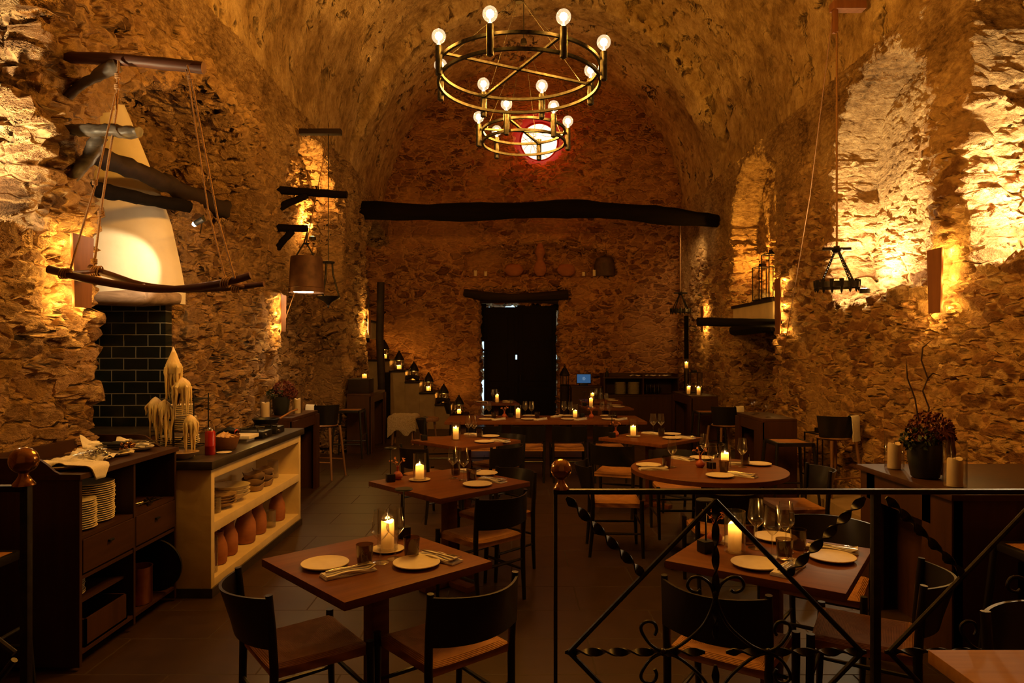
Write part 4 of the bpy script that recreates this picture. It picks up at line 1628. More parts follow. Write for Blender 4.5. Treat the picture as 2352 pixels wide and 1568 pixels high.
def smoothpath(P, k=5):
    out = []
    for i in range(len(P) - 1):
        p0, p1, p2, p3 = P[max(i - 1, 0)], P[i], P[i + 1], P[min(i + 2, len(P) - 1)]
        for j in range(k):
            u = j / k
            out.append(0.5 * ((2 * p1) + (p2 - p0) * u + (2 * p0 - 5 * p1 + 4 * p2 - p3) * u * u + (3 * p1 - p0 - 3 * p2 + p3) * u ** 3))
    out.append(P[-1])
    return out


def twisted(bm, p0, p1, w, th, turns, paddle=0.12):
    p0, p1 = Vector(p0), Vector(p1)
    t = (p1 - p0).normalized()
    x = t.cross(Vector((0, 1, 0))).normalized()
    y = t.cross(x)
    n = 60
    rings = []
    for i in range(n + 1):
        f = i / n
        g = min(1, max(0, (f - 0.05) / 0.9))
        a = turns * pi * g
        e = min(1.0, f / 0.06, (1 - f) / 0.06)
        ww, tt = w * (0.35 + 0.65 * e), th
        u, v = x * cos(a) + y * sin(a), y * cos(a) - x * sin(a)
        c = p0.lerp(p1, f)
        rings.append([bm.verts.new(c + u * s1 * ww / 2 + v * s2 * tt / 2) for s1, s2 in ((-1, -1), (1, -1), (1, 1), (-1, 1))])
    for a, b in zip(rings, rings[1:]):
        for k in range(4):
            bm.faces.new((a[k], a[(k + 1) % 4], b[(k + 1) % 4], b[k]))
    bm.faces.new(rings[0])
    bm.faces.new(rings[-1][::-1])


def finial(t, x, y, z, r=0.034):
    bm = nb()
    lathe(bm, [(0, 0), (0.026, 0), (0.026, 0.004), (0.018, 0.014), (0.011, 0.026), (0.012, 0.034)], (x, y, z), 24)
    sphere(bm, (x, y, z + 0.032 + r * 0.93), r, 28, 18)
    o = obj('ball_finial', bm, 'brass', t)
    o['label'] = 'polished brass ball finial'


def railing(label, d, pxs, zt, zm, npan, first_finial=True):
    """panels along y = d; the pattern repeats above and below the twisted middle bar"""
    t = thing('iron_railing', label, 'railing', (0, d, 0))
    z0 = 2 * zm - zt
    X = [(q - CX) * d / F for q in pxs]
    bm = nb()
    bx(bm, X[0] - 0.008, X[-1] + 0.008, -0.012, 0.012, zt - 0.010, zt + 0.006, 0.003)
    obj('top_rail', bm, 'iron', t, ang=30)
    bm = nb()
    bx(bm, X[0], X[-1], -0.008, 0.008, z0 - 0.008, z0 + 0.008, 0.002)
    obj('bottom_rail', bm, 'iron', t, ang=30)
    for i, x in enumerate(X):
        w = 0.006 if i == 0 else 0.012
        bm = nb()
        bx(bm, x - w, x + w, -w, w, 0.17, zt - 0.008, 0.002)
        obj('post', bm, 'iron', t, ang=30)
    if first_finial:
        finial(t, X[0] + 0.018, 0, zt + 0.006)
    for i in range(npan):
        xa, xb = X[i] + 0.03, X[i + 1] - 0.03
        xm = (xa + xb) / 2
        hw = (xb - xa) / 2
        for s in (1, -1):
            H = (zt - zm) * s
            P = lambda u, v: Vector((xm + u * hw, 0, zm + v * H))
            for q in (-1, 1):
                bm = nb()
                tube(bm, [P(q * 0.97, 0.0), P(0.0, 0.94)], 0.0085, 8)
                obj('diagonal_bar', bm, 'iron', t)
                bm = nb()
                twisted(bm, P(q * 0.99, 0.96), P(q * 0.47, 0.47), 0.030, 0.005, 5)
                obj('twisted_bar', bm, 'iron', t)
                # ram's horn beside the stem, and the long scroll falling to the middle bar
                bm = nb()
                pts = [(0.005, .33), (.02, .39), (.05, .435), (.105, .465), (.16, .46), (.187, .42), (.168, .385), (.125, .372), (.10, .388)]
                tube(bm, smoothpath([P(q * a, b) for a, b in pts]), 0.0055, 8)
                obj('scroll', bm, 'iron', t)
                bm = nb()
                pts = [(.005, .34), (.03, .26), (.08, .17), (.16, .095), (.257, .03), (.35, .008), (.43, .045), (.487, .12), (.492, .165), (.455, .19), (.408, .18), (.39, .14), (.405, .105)]
                tube(bm, smoothpath([P(q * a, b) for a, b in pts]), 0.0055, 8)
                obj('scroll', bm, 'iron', t)
            bm = nb()
            twisted(bm, P(0, 0.95), P(0, 0.08), 0.024, 0.006, 5)
            obj('twisted_bar', bm, 'iron', t)
            bm = nb()
            sphere(bm, P(0, 0.365), 0.012, 10, 8)
            obj('collar', bm, 'iron', t)
        for q in (-1, 1):
            bm = nb()
            twisted(bm, (xm + q * hw, 0, zm), (xm + q * hw * 0.07, 0, zm), 0.026, 0.006, 5)
            obj('twisted_bar', bm, 'iron', t)
            bm = nb()
            sphere(bm, (xm + q * hw * 0.35, 0, zm), 0.012, 10, 8)
            obj('collar', bm, 'iron', t)
    return t


rd = 2.2
railing('wrought iron railing with scrolls and brass ball in the right foreground', rd, [1276, 2011, 2746], CZ - (1127 - HY) * rd / F, CZ - (1497 - HY) * rd / F, 2)
# left railing, only its end post reaches the picture
ld = 1.75
t = thing('iron_railing', 'iron railing end post with brass ball at the left edge', 'railing', (0, ld, 0))
x0 = (60 - CX) * ld / F
zt = CZ - (1114 - HY) * ld / F
bm = nb()
bx(bm, x0 - 0.010, x0 + 0.010, -0.010, 0.010, 0.17, zt, 0.002)
obj('post', bm, 'iron', t, ang=30)
bm = nb()
bx(bm, x0 - 1.1, x0, -0.012, 0.012, zt - 0.016, zt, 0.003)
obj('top_rail', bm, 'iron', t, ang=30)
bm = nb()
tube(bm, [(x0 - 0.03, 0, CZ - (1500 - HY) * ld / F), (x0 - 0.55, 0, zt - 0.03)], 0.0085, 8)
obj('diagonal_bar', bm, 'iron', t)
bm = nb()
tube(bm, [(x0 - 0.03, 0, CZ - (1515 - HY) * ld / F), (x0 - 0.55, 0, 0.24)], 0.0085, 8)
obj('diagonal_bar', bm, 'iron', t)
bm = nb()
bx(bm, x0 - 1.1, x0, -0.008, 0.008, 0.20, 0.216, 0.002)
obj('bottom_rail', bm, 'iron', t, ang=30)
bm = nb()
bx(bm, x0 - 1.1, x0 - 1.08, -0.010, 0.010, 0.17, zt, 0.002)
obj('post', bm, 'iron', t, ang=30)
finial(t, x0 - 0.006, 0, zt)

# ------------------------------------------------------------------ waiter station on the left
cx0, cx1, cy0, cy1 = -2.86, -2.30, 3.63, 4.68
t = thing('waiter_station', 'open dark wooden waiter station with two drawers, foreground left', 'cabinet', (0, 0, 0))
bm = nb()
bx(bm, cx0, cx1, cy0, cy0 + 0.025, 0.02, 1.04, 0.003)
bx(bm, cx0, cx1, cy1 - 0.025, cy1, 0.02, 1.04, 0.003)
bx(bm, cx0, cx0 + 0.02, cy0, cy1, 0.02, 1.04)
bx(bm, cx0, cx1, 4.15, 4.17, 0.04, 1.02)
obj('carcass', bm, 'cabz', t, smooth_=False)
bm = nb()
bx(bm, cx0, cx1 + 0.012, cy0 - 0.01, cy1 + 0.01, 1.02, 1.05, 0.003)
obj('top_board', bm, 'cab', t, smooth_=False)
bm = nb()
bx(bm, cx0, cx0 + 0.02, cy0, cy1, 1.05, 1.135, 0.002)
for y in (cy0 - 0.006, cy1 - 0.012):
    poly = [(cx0, 1.05), (cx1 - 0.10, 1.05), (cx1 - 0.13, 1.065), (cx1 - 0.17, 1.10), (cx1 - 0.21, 1.128), (cx1 - 0.26, 1.135), (cx0, 1.135)]
    a = [bm.verts.new((x, y, z)) for x, z in poly]
    b = [bm.verts.new((x, y + 0.018, z)) for x, z in poly]
    bm.faces.new(a)
    bm.faces.new(b[::-1])
    for k in range(len(poly)):
        bm.faces.new((a[k], b[k], b[(k + 1) % len(poly)], a[(k + 1) % len(poly)]))
obj('gallery_rail', bm, 'cab', t, smooth_=False)
for z in (0.10, 0.50, 0.715):
    bm = nb()
    bx(bm, cx0 + 0.02, cx1 - 0.004, cy0 + 0.02, cy1 - 0.02, z - 0.02, z)
    obj('shelf', bm, 'cab', t, smooth_=False)
bm = nb()
bx(bm, cx0 + 0.02, cx1 - 0.06, cy0 + 0.02, 4.15, 0.325, 0.34)
obj('shelf', bm, 'cab', t, smooth_=False)
for ya, yb in ((cy0 + 0.028, 4.147), (4.173, cy1 - 0.028)):
    bm = nb()
    bx(bm, cx0 + 0.1, cx1 + 0.003, ya, yb, 0.512, 0.692, 0.003)
    dr = obj('drawer', bm, 'cab', t, smooth_=False)
    bm = nb()
    bx(bm, cx1 + 0.002, cx1 + 0.018, (ya + yb) / 2 - 0.022, (ya + yb) / 2 + 0.022, 0.622, 0.634, 0.003)
    obj('pull', bm, 'blackm', dr, smooth_=False)


def plate_stack(x, y, z, n, s, lab, group, dz=0.0125):
    for k in range(n):
        PLATE.put((x + random.uniform(-1, 1) * 0.003, y + random.uniform(-1, 1) * 0.003, z + k * dz), random.uniform(0, 6), lab, group, (s, s, 0.9))


plate_stack(-2.43, 3.80, 0.716, 13, 1.0, 'cream plate in the shorter stack inside the waiter station', 'shorter plate stack in the waiter station')
plate_stack(-2.47, 3.99, 0.716, 18, 1.25, 'cream plate in the taller stack inside the waiter station', 'taller plate stack in the waiter station')
plate_stack(-2.50, 3.80, 0.341, 9, 1.0, 'cream plate in the low stack on the bottom shelf of the waiter station', 'low plate stack in the waiter station')
t = thing('wooden_crate', 'brown wooden crate at the bottom of the waiter station', 'crate', (-2.46, 3.90, 0.101))
bm = nb()
for a in ((-0.17, 0.15, -0.2, -0.188, 0, 0.15), (-0.17, 0.15, 0.188, 0.2, 0, 0.15), (-0.17, -0.158, -0.2, 0.2, 0, 0.15), (0.138, 0.15, -0.2, 0.2, 0, 0.15), (-0.17, 0.15, -0.2, 0.2, 0, 0.012)):
    bx(bm, *a)
obj('crate_body', bm, 'bar', t, smooth_=False)
t = thing('copper_pot', 'upright copper pot in the lower right of the waiter station', 'pot', (-2.385, 4.36, 0.101))
bm = nb()
lathe(bm, [(0, 0), (0.075, 0), (0.08, 0.006), (0.08, 0.225), (0.083, 0.232), (0.077, 0.232), (0.074, 0.01), (0, 0.008)], seg=32)
obj('pot_body', bm, 'copper', t, ang=50)
t = thing('black_tray', 'large round black tray leaning out of the waiter station', 'tray', (-2.37, 4.55, 0.106))
bm = nb()
cyl(bm, (0, -0.008, 0.180), (0, 0.008, 0.180), 0.178, 48)
obj('tray_disc', bm, 'blackm', t, ang=40)
t.rotation_euler = (0.10, 0, 0.0)
for (x, y, lab) in ((-2.45, 4.27, 'dark oil bottle with red cap, nearer of two in the waiter station'), (-2.52, 4.33, 'dark oil bottle, farther of two in the waiter station')):
    t = thing('oil_bottle', lab, 'bottle', (x, y, 0.715), 0, 'bottles in the waiter station')
    bm = nb()
    lathe(bm, [(0, 0), (0.027, 0), (0.029, 0.01), (0.029, 0.11), (0.013, 0.145), (0.011, 0.18), (0.013, 0.185), (0, 0.186)], seg=20)
    obj('bottle_body', bm, 'bottle', t)
    bm = nb()
    cyl(bm, (0, 0, 0.186), (0, 0, 0.205), 0.011, 12)
    obj('cap', bm, 'orange' if 'red' in lab else 'blackm', t)
for k in range(9):
    KNIFE.put((-2.40 + 0.012 * (k % 5), 4.50 - 0.03 * (k % 3), 0.717 + 0.0045 * (k // 3)), 1.2 + 0.25 * ((k * 7) % 5), 'loose dark table knife lying inside the waiter station', 'knives inside the waiter station')

# trays of cutlery on the station top
def cloth(bm, w, h, nx, ny, zf):
    g = [[bm.verts.new((-w / 2 + w * i / nx, -h / 2 + h * j / ny, zf(-1 + 2 * i / nx, -1 + 2 * j / ny))) for j in range(ny + 1)] for i in range(nx + 1)]
    g2 = [[bm.verts.new(v.co + Vector((0, 0, 0.003))) for v in r] for r in g]
    for i in range(nx):
        for j in range(ny):
            bm.faces.new((g[i][j], g[i][j + 1], g[i + 1][j + 1], g[i + 1][j]))
            bm.faces.new((g2[i][j], g2[i + 1][j], g2[i + 1][j + 1], g2[i][j + 1]))
    for i in range(nx):
        for j in (0, ny):
            bm.faces.new((g[i][j], g[i + 1][j], g2[i + 1][j], g2[i][j]))
    for j in range(ny):
        for i in (0, nx):
            bm.faces.new((g[i][j], g[i][j + 1], g2[i][j + 1], g2[i][j]))


ZT = 1.05
TR = [(-2.50, 3.80, 'nearest'), (-2.50, 4.04, 'second'), (-2.50, 4.28, 'third'), (-2.50, 4.52, 'farthest')]
for i, (x, y, w) in enumerate(TR):
    bm = nb()
    lathe(bm, [(0, 0.002), (0.09, 0.0), (0.13, 0.012), (0.145, 0.022), (0.142, 0.026), (0.125, 0.017), (0.088, 0.008), (0, 0.008)], seg=36)
    o = tag(obj('serving_platter', bm, 'plate', ang=60), 'cream serving platter, %s in the row on the waiter station' % w, 'platter', 'platters on the waiter station')
    o.location = (x, y, ZT + 0.001)
    o.scale = (0.81, 0.81, 1)
for i, (x, y, rz, s) in enumerate(((-2.50, 3.84, 0.5, 0.86), (-2.50, 4.04, 0.15, 0.8), (-2.54, 4.28, 0.8, 0.8), (-2.52, 4.51, 0.3, 0.7))):
    bm = nb()
    ph = i * 2.3
    lift = (0.0, 0.05, 0.11, 0.06)[i]
    cloth(bm, 0.30 * s, 0.30 * s, 18, 18, lambda u, v: 0.030 + 0.010 * sin(u * 5 + ph) * cos(v * 4 + ph) + 0.006 * sin((u + v) * 9)
          - (0.02 * max(0, abs(u) + abs(v) - 1.3)) + lift * max(0, v - 0.25) * max(0, -u + 0.3))
    o = tag(obj('linen_cloth', bm, 'linen', ang=70), 'crumpled linen cloth on the %s platter of the waiter station' % TR[i][2], 'cloth', 'cloths on the platters')
    o.location = (x, y, ZT + 0.004)
    o.rotation_euler = (0, 0, rz)
# one napkin corner hanging over the front edge
bm = nb()
nn = 12
rows = []
for i in range(nn + 1):
    f = i / nn
    xx = -2.42 + 0.14 * min(1, f * 1.6)
    zz = ZT + 0.035 - (0.0 if f < 0.55 else (f - 0.55) * 0.17) - 0.01 * f
    hw = 0.085 * (1 - max(0, f - 0.6) * 1.3)
    kx = 0.006 * min(1, max(0, (f - 0.35) / 0.2))
    rows.append([bm.verts.new((xx + h * kx * 250, 3.78 + hw * s, zz + h)) for s, h in ((-1, 0), (0, 0.002), (1, 0), (1, 0.004), (0, 0.006), (-1, 0.004))])
for a, b in zip(rows, rows[1:]):
    for k in range(6):
        bm.faces.new((a[k], a[(k + 1) % 6], b[(k + 1) % 6], b[k]))
bm.faces.new(rows[0])
bm.faces.new(rows[-1][::-1])
tag(obj('linen_napkin', bm, 'linen', ang=60), 'linen napkin drooping over the front edge of the waiter station', 'napkin')
# spoons and steak knives on the platters
bm = nb()
tube(bm, [(-0.1, 0, 0.003), (-0.02, 0, 0.006), (0.045, 0, 0.003)], [0.005, 0.003, 0.0035], 8, True, 0, 0.5)
sphere(bm, (0.07, 0, 0.006), 0.02, 12, 8, 0.3)
SPOON = Proto(tag(obj('spoon', bm, 'steel'), 'spoon', 'cutlery'))
for k in range(14):
    SPOON.put((-2.46 + random.uniform(-0.05, 0.05), 4.04 + random.uniform(-0.07, 0.07), ZT + 0.046 + 0.004 * (k // 3)), random.uniform(0.9, 2.2),
              'steel spoon piled on the second platter of the waiter station', 'spoons on the second platter')
bk = thing('steak_knife', 'knife', 'cutlery')
bm = nb()
cyl(bm, (-0.115, 0, 0.007), (-0.005, 0, 0.006), 0.0075, 10)
obj('handle', bm, 'blackm', bk)
bm = nb()
sphere(bm, (0.0, 0, 0.007), 0.0095, 12, 8)
o = obj('copper_cap', bm, 'brass', bk)
bm = nb()
box(bm, (-0.165, 0, 0.006), (0.10, 0.014, 0.0018))
obj('blade', bm, 'steel', bk, smooth_=False)
BK = Proto(bk)
for k in range(18):
    BK.put((-2.40 + random.uniform(-0.02, 0.015), 4.22 + 0.018 * (k % 7) + random.uniform(-0.004, 0.004), ZT + 0.046 + 0.014 * (k // 7)), random.uniform(-0.25, 0.15) - 0.1,
           'black handled steak knife with copper cap on the third platter', 'steak knives on the third platter')
for k in range(14):
    KNIFE.put((-2.44 + random.uniform(-0.03, 0.03), 4.47 + 0.012 * (k % 7), ZT + 0.050 + 0.005 * (k // 5)), random.uniform(-0.3, 0.2), 'shiny table knife piled on the farthest platter of the waiter station', 'knives on the farthest platter')
    
# ------------------------------------------------------------------ white plastered shelf counter
wy0, wy1, wx0, wx1 = 4.72, 6.72, -2.86, -2.08
t = thing('plaster_counter', 'cream plastered kitchen counter with two open shelves', 'counter', (0, 0, 0))
bm = nb()
th = 0.055
bx(bm, wx0, wx1, wy0, wy0 + th, 0.06, 0.885, 0.004)
bx(bm, wx0, wx1, wy1 - th, wy1, 0.06, 0.885, 0.004)
bx(bm, wx0, -2.50, wy0, wy1, 0.06, 0.885)
bx(bm, wx0, wx1 - 0.001, wy0 + 0.01, wy1 - 0.01, 0.82, 0.886, 0.003)
bx(bm, wx0, wx1 - 0.001, wy0 + 0.01, wy1 - 0.01, 0.44, 0.51, 0.003)
bx(bm, wx0, wx1 - 0.001, wy0 + 0.01, wy1 - 0.01, 0.06, 0.12, 0.003)
obj('plaster_shell', bm, 'lime', t, ang=40)
bm = nb()
bx(bm, wx0 + 0.02, wx1 + 0.012, wy0 - 0.01, wy1 + 0.01, 0.0, 0.065)
obj('plinth', bm, 'worktop', t, smooth_=False)
bm = nb()
bx(bm, wx0 - 0.04, wx1 + 0.02, wy0 - 0.03, wy1 + 0.06, 0.886, 0.945, 0.006)
obj('worktop', bm, 'worktop', t, ang=30)


def lathe_thing(name, prof, m, loc, label, cat, group=None, seg=28, part='body', scale=None, rz=0.0, wav=None):
    bm = nb()
    lathe(bm, prof, seg=seg, wav=wav)
    o = tag(obj(name, bm, m, ang=55), label, cat, group)
    o.location = loc
    o.rotation_euler = (0, 0, rz)
    if scale:
        o.scale = scale
    return o


BOWL = [(0, 0), (0.045, 0), (0.052, 0.005), (0.095, 0.045), (0.105, 0.058), (0.100, 0.058), (0.088, 0.043), (0.045, 0.010), (0, 0.009)]
LOWB = [(0, 0), (0.05, 0), (0.055, 0.005), (0.115, 0.032), (0.128, 0.045), (0.123, 0.046), (0.105, 0.034), (0.05, 0.010), (0, 0.009)]
sx = -2.24
zs_ = 0.512
b0 = lathe_thing('stacked_bowl', BOWL, 'darkclay', (sx, 4.90, zs_), 'dark clay bowl in the near stack on the upper shelf of the plastered counter', 'bowl', 'dark bowl stack')
for k in range(1, 6):
    dup(b0, (sx, 4.90, zs_ + 0.018 * k))
def jar(loc, s, label):
    return lathe_thing('glass_jar', [(0, 0), (0.048, 0), (0.052, 0.006), (0.052, 0.150), (0.049, 0.150), (0.049, 0.01), (0, 0.008)], 'jar', loc, label, 'jar', 'glass jars on the plastered counter', scale=s)


jar((sx + 0.04, 5.06, zs_), (0.8, 0.8, 0.75), 'small pale glass jar between the dark bowls and flat bowls')
b1 = lathe_thing('flat_bowl', LOWB, 'bowlc', (sx, 5.22, zs_), 'shallow clay bowl in the lower stack on the upper shelf', 'bowl', 'shallow bowl stack')
for k in range(1, 4):
    dup(b1, (sx, 5.22, zs_ + 0.020 * k))
b2 = lathe_thing('flat_bowl', LOWB, 'plate', (sx - 0.02, 5.47, zs_), 'wide pale bowl in the middle stack on the upper shelf', 'bowl', 'pale bowl stack', scale=(1.2, 1.2, 1.5))
for k in range(1, 3):
    dup(b2, (sx - 0.02, 5.47, zs_ + 0.030 * k))
jar((sx - 0.12, 5.62, zs_), (0.9, 0.9, 0.8), 'pale glass jar behind the wide bowls')


def ruffle(a, r, z):
    return r * (1 + 0.04 * sin(5 * a)), z + (0.010 * sin(3 * a + 1) if z > 0.04 else 0)


RB = [(0, 0), (0.06, 0), (0.075, 0.008), (0.092, 0.055), (0.088, 0.056), (0.068, 0.012), (0, 0.010)]
for ci, (yy, n, dark) in enumerate(((5.86, 3, 1), (6.08, 3, 0))):
    rb = None
    for k in range(n):
        loc = (sx + 0.02, yy, zs_ + 0.048 * k)
        lab = 'ruffled clay bowl in the %s ruffled stack on the upper shelf' % ('near', 'far')[ci]
        if rb is None:
            rb = lathe_thing('ruffled_bowl', RB, 'bowlc', loc, lab, 'bowl', '%s ruffled bowl stack' % ('near', 'far')[ci], wav=ruffle)
        else:
            dup(rb, loc, 0.7 * k)
jar((sx - 0.02, 6.45, zs_), (1.0, 1.0, 1.1), 'tall pale glass jar at the far end of the upper shelf')
zb = 0.122
BOT = [(0, 0), (0.060, 0), (0.072, 0.012), (0.078, 0.08), (0.074, 0.15), (0.055, 0.20), (0.045, 0.225), (0.047, 0.252), (0.052, 0.258), (0.042, 0.258), (0.037, 0.225), (0, 0.2)]
lathe_thing('hurricane_glass', [(0, 0), (0.062, 0), (0.065, 0.006), (0.065, 0.25), (0.062, 0.25), (0.062, 0.01), (0, 0.008)], 'glass', (sx + 0.06, 4.90, zb), 'clear glass cylinder with a cream candle on the lower shelf', 'candle holder')
c = UNLIT.put((sx + 0.06, 4.90, zb + 0.010), 0, 'unlit cream candle in the glass cylinder on the lower shelf', 'unlit candles', (1.4, 1.4, 1.0))
bottles = []
for k, (yy, s, xx) in enumerate(((5.10, 0.92, 0.04), (5.33, 1.0, 0.02), (5.66, 1.08, 0.03), (5.95, 1.02, 0.02), (6.42, 0.98, 0.03))):
    lab = 'terracotta bottle, %s in the row on the lower shelf of the plastered counter' % ('first', 'second', 'third', 'fourth', 'last')[k]
    bottles.append(lathe_thing('terracotta_bottle', BOT, 'terra', (sx + xx, yy, zb), lab, 'bottle', 'terracotta bottles', scale=(s, s, s)))
jar((sx + 0.06, 6.16, zb), (0.9, 0.9, 1.0), 'pale glass jar between the terracotta bottles')

# things on the counter top
zt = 0.945
t = thing('plate_rack', 'black wire plate rack on the counter', 'rack', (-2.50, 5.12, zt))
bm = nb()
for (x, y) in ((-0.16, -0.10), (0.16, -0.10), (0.16, 0.14), (-0.16, 0.14)):
    tube(bm, [(x, y, 0), (x, y, 0.44)], 0.005, 8)
obj('uprights', bm, 'blackm', t)
for z in (0.05, 0.17, 0.40):
    bm = nb()
    pts = [(-0.16, -0.10, z), (0.16, -0.10, z), (0.16, 0.14, z), (-0.16, 0.14, z), (-0.16, -0.10, z)]
    for a, b in zip(pts, pts[1:]):
        tube(bm, [a, b], 0.004, 6)
    tube(bm, [(-0.16, 0.02, z), (0.16, 0.02, z)], 0.003, 6)
    tube(bm, [(0.0, -0.10, z), (0.0, 0.14, z)], 0.003, 6)
    obj('wire_tier', bm, 'blackm', t)
plate_stack(-2.50, 5.14, zt + 0.056, 5, 1.30, 'cream plate on the bottom tier of the wire rack', 'plates on the bottom rack tier', 0.014)
plate_stack(-2.50, 5.14, zt + 0.176, 7, 1.15, 'cream plate on the middle tier of the wire rack', 'plates on the middle rack tier', 0.013)
plate_stack(-2.49, 5.14, zt + 0.275, 6, 0.85, 'small cream plate on top of the wire rack stack', 'small plates on the rack', 0.014)

# candelabra buried in dripped wax
t = thing('wax_candelabra', 'iron candelabra smothered in long wax drips behind the waiter station', 'candelabra', (-2.44, 4.92, zt))
bm = nb()
tube(bm, [(0, 0, 0), (0, 0, 0.35), (0.01, 0, 0.55)], 0.007, 8)
lathe(bm, [(0, 0), (0.06, 0), (0.06, 0.008), (0.01, 0.02)], seg=20)
for e in ((-0.13, -0.02, 0.38), (0.05, 0.0, 0.48), (0.11, -0.01, 0.22)):
    tube(bm, [(0, 0, e[2] - 0.12), (e[0] * 0.6, e[1], e[2] - 0.10), e], 0.006, 8)
obj('stand', bm, 'iron', t)
rnd = random.Random(11)
for (x, z, w, drop, tip) in ((-0.13, 0.38, 0.042, 0.26, 0.02), (-0.065, 0.36, 0.042, 0.30, 0.02), (0.0, 0.66, 0.044, 0.30, 0.10), (0.065, 0.52, 0.046, 0.24, 0.02), (0.12, 0.26, 0.036, 0.26, 0.01)):
    bm = nb()
    w *= 1.3
    lathe(bm, [(0, -0.03), (w * 0.8, -0.06), (w * 0.95, -0.02), (w * 0.92, 0.0), (w * 0.70, 0.022), (w * 0.36, 0.03 + tip * 0.55), (0, 0.034 + tip)], (x, 0, z), 20,
          wav=lambda a, r, zz: (r * (1 + 0.18 * mnoise.noise(Vector((a * 1.5, zz * 20, x * 30)))), zz))
    for k in range(26):
        a = 2 * pi * k / 26 + rnd.random() * 0.4
        r = w * rnd.uniform(0.45, 1.12)
        ln = drop * rnd.choice((0.35, 0.5, 0.7, 0.85, 1.0)) * rnd.uniform(0.8, 1.1)
        px_, py_ = x + r * cos(a), r * sin(a)
        tube(bm, [(x + r * 0.6 * cos(a), r * 0.6 * sin(a), z + 0.01), (px_, py_, z - 0.02), (px_ + rnd.uniform(-.006, .006), py_, z - ln * 0.35), (px_ + rnd.uniform(-.006, .006), py_, z - ln * 0.7), (px_, py_, z - ln)],
             [0.008, 0.0105, 0.0085, 0.006, 0.002], 6, True, 0.45)
    obj('dripped_wax', bm, 'waxdrip', t)

# cooking gear
t = thing('blowtorch', 'red gas can with black torch head on the counter', 'blowtorch', (-2.22, 5.02, zt))
bm = nb()
lathe(bm, [(0, 0), (0.033, 0), (0.036, 0.005), (0.036, 0.062), (0.0375, 0.066), (0.036, 0.070), (0.036, 0.165), (0.028, 0.178), (0, 0.180)], seg=28)
obj('gas_can', bm, 'red', t)
bm = nb()
lathe(bm, [(0, 0.178), (0.024, 0.178), (0.022, 0.19), (0.010, 0.20), (0, 0.20)], seg=20)
obj('valve', bm, 'steel', t)
t = thing('gas_torch', 'black torch handle with orange ringed nozzle behind the red can', 'tool', (-2.28, 5.52, zt + 0.02))
bm = nb()
tube(bm, [(-0.14, 0, 0.02), (-0.08, 0, 0.06), (0.0, 0, 0.10), (0.05, -0.01, 0.09)], [0.025, 0.035, 0.036, 0.026], 14)
obj('handle', bm, 'blackm', t)
bm = nb()
tube(bm, [(0.05, -0.01, 0.09), (0.066, -0.02, 0.086)], [0.022, 0.020], 14, False)
obj('nozzle_ring', bm, 'orange', t)
t = thing('bread_bowl', 'brown wooden bowl of torn flatbread on the counter', 'bowl', (-2.22, 5.30, zt))
bm = nb()
lathe(bm, [(0, 0), (0.065, 0), (0.075, 0.008), (0.105, 0.105), (0.099, 0.105), (0.068, 0.012), (0, 0.01)], seg=32, wav=lambda a, r, z: (r, z + (0.006 * sin(2 * a) if z > 0.09 else 0)))
obj('bowl_body', bm, 'woodbowl', t)
for k in range(9):
    bm = nb()
    a = k * 2.2
    box(bm, (0.05 * cos(a), 0.05 * sin(a), 0.098 + 0.006 * (k % 3)), (0.085, 0.06, 0.007), Matrix.Rotation(a, 3, 'Z') @ Matrix.Rotation(0.5 * sin(k * 3.0), 3, 'X') @ Matrix.Rotation(0.4, 3, 'Y'), 0.002)
    tag(obj('flatbread_piece', bm, 'bread'), 'torn piece of flatbread in the wooden bowl', 'bread', 'flatbread pieces').location = (-2.22, 5.30, zt)
lathe_thing('shallow_dish', LOWB, 'bowlc', (-2.33, 4.83, zt), 'shallow brown dish at the near end of the counter', 'dish', scale=(0.85, 0.85, 1.1))
lathe_thing('small_saucer', [(0, 0), (0.04, 0), (0.055, 0.007), (0.052, 0.009), (0, 0.006)], 'plate', (-2.15, 5.10, zt), 'small cream saucer beside the red gas can', 'saucer')
t = thing('chopping_board', 'pale chopping board behind the flatbread bowl', 'board', (-2.32, 5.80, zt))
bm = nb()
box(bm, (0, 0, 0.04), (0.26, 0.22, 0.03), None, 0.006)
box(bm, (0, 0, 0.0125), (0.20, 0.17, 0.025), None, 0.003)
obj('board', bm, 'linen', t, ang=30)
for i, (x, y, lab) in enumerate(((-2.30, 6.05, 'black gas burner in the middle of the counter'), (-2.30, 6.38, 'black gas burner at the far end of the counter'))):
    t = thing('gas_burner', lab, 'burner', (x, y, zt), 0, 'gas burners')
    bm = nb()
    box(bm, (0, 0, 0.03), (0.27, 0.24, 0.06), None, 0.008)
    obj('burner_body', bm, 'blackm', t, ang=30)
    bm = nb()
    for a in range(4):
        an = a * pi / 2 + pi / 4
        tube(bm, [(0.03 * cos(an), 0.03 * sin(an), 0.085), (0.11 * cos(an), 0.11 * sin(an), 0.085), (0.11 * cos(an), 0.11 * sin(an), 0.055)], 0.005, 6)
    lathe(bm, [(0.10, 0.075), (0.105, 0.08), (0.10, 0.085), (0.095, 0.08), (0.10, 0.075)], seg=24)
    obj('pan_support', bm, 'iron', t)
    bm = nb()
    cyl(bm, (0.135, -0.06, 0.03), (0.15, -0.06, 0.03), 0.014, 12)
    obj('knob', bm, 'steel', t)
t = thing('frying_pan', 'black frying pan with a raised handle on the far burner', 'pan', (-2.30, 6.38, zt + 0.088))
bm = nb()
lathe(bm, [(0, 0), (0.10, 0), (0.125, 0.045), (0.122, 0.046), (0.098, 0.004), (0, 0.003)], seg=28)
obj('pan_body', bm, 'blackm', t)
bm = nb()
tube(bm, [(0.11, 0.05, 0.04), (0.20, 0.12, 0.10), (0.25, 0.15, 0.12)], 0.009, 8)
obj('handle', bm, 'woodbowl', t)
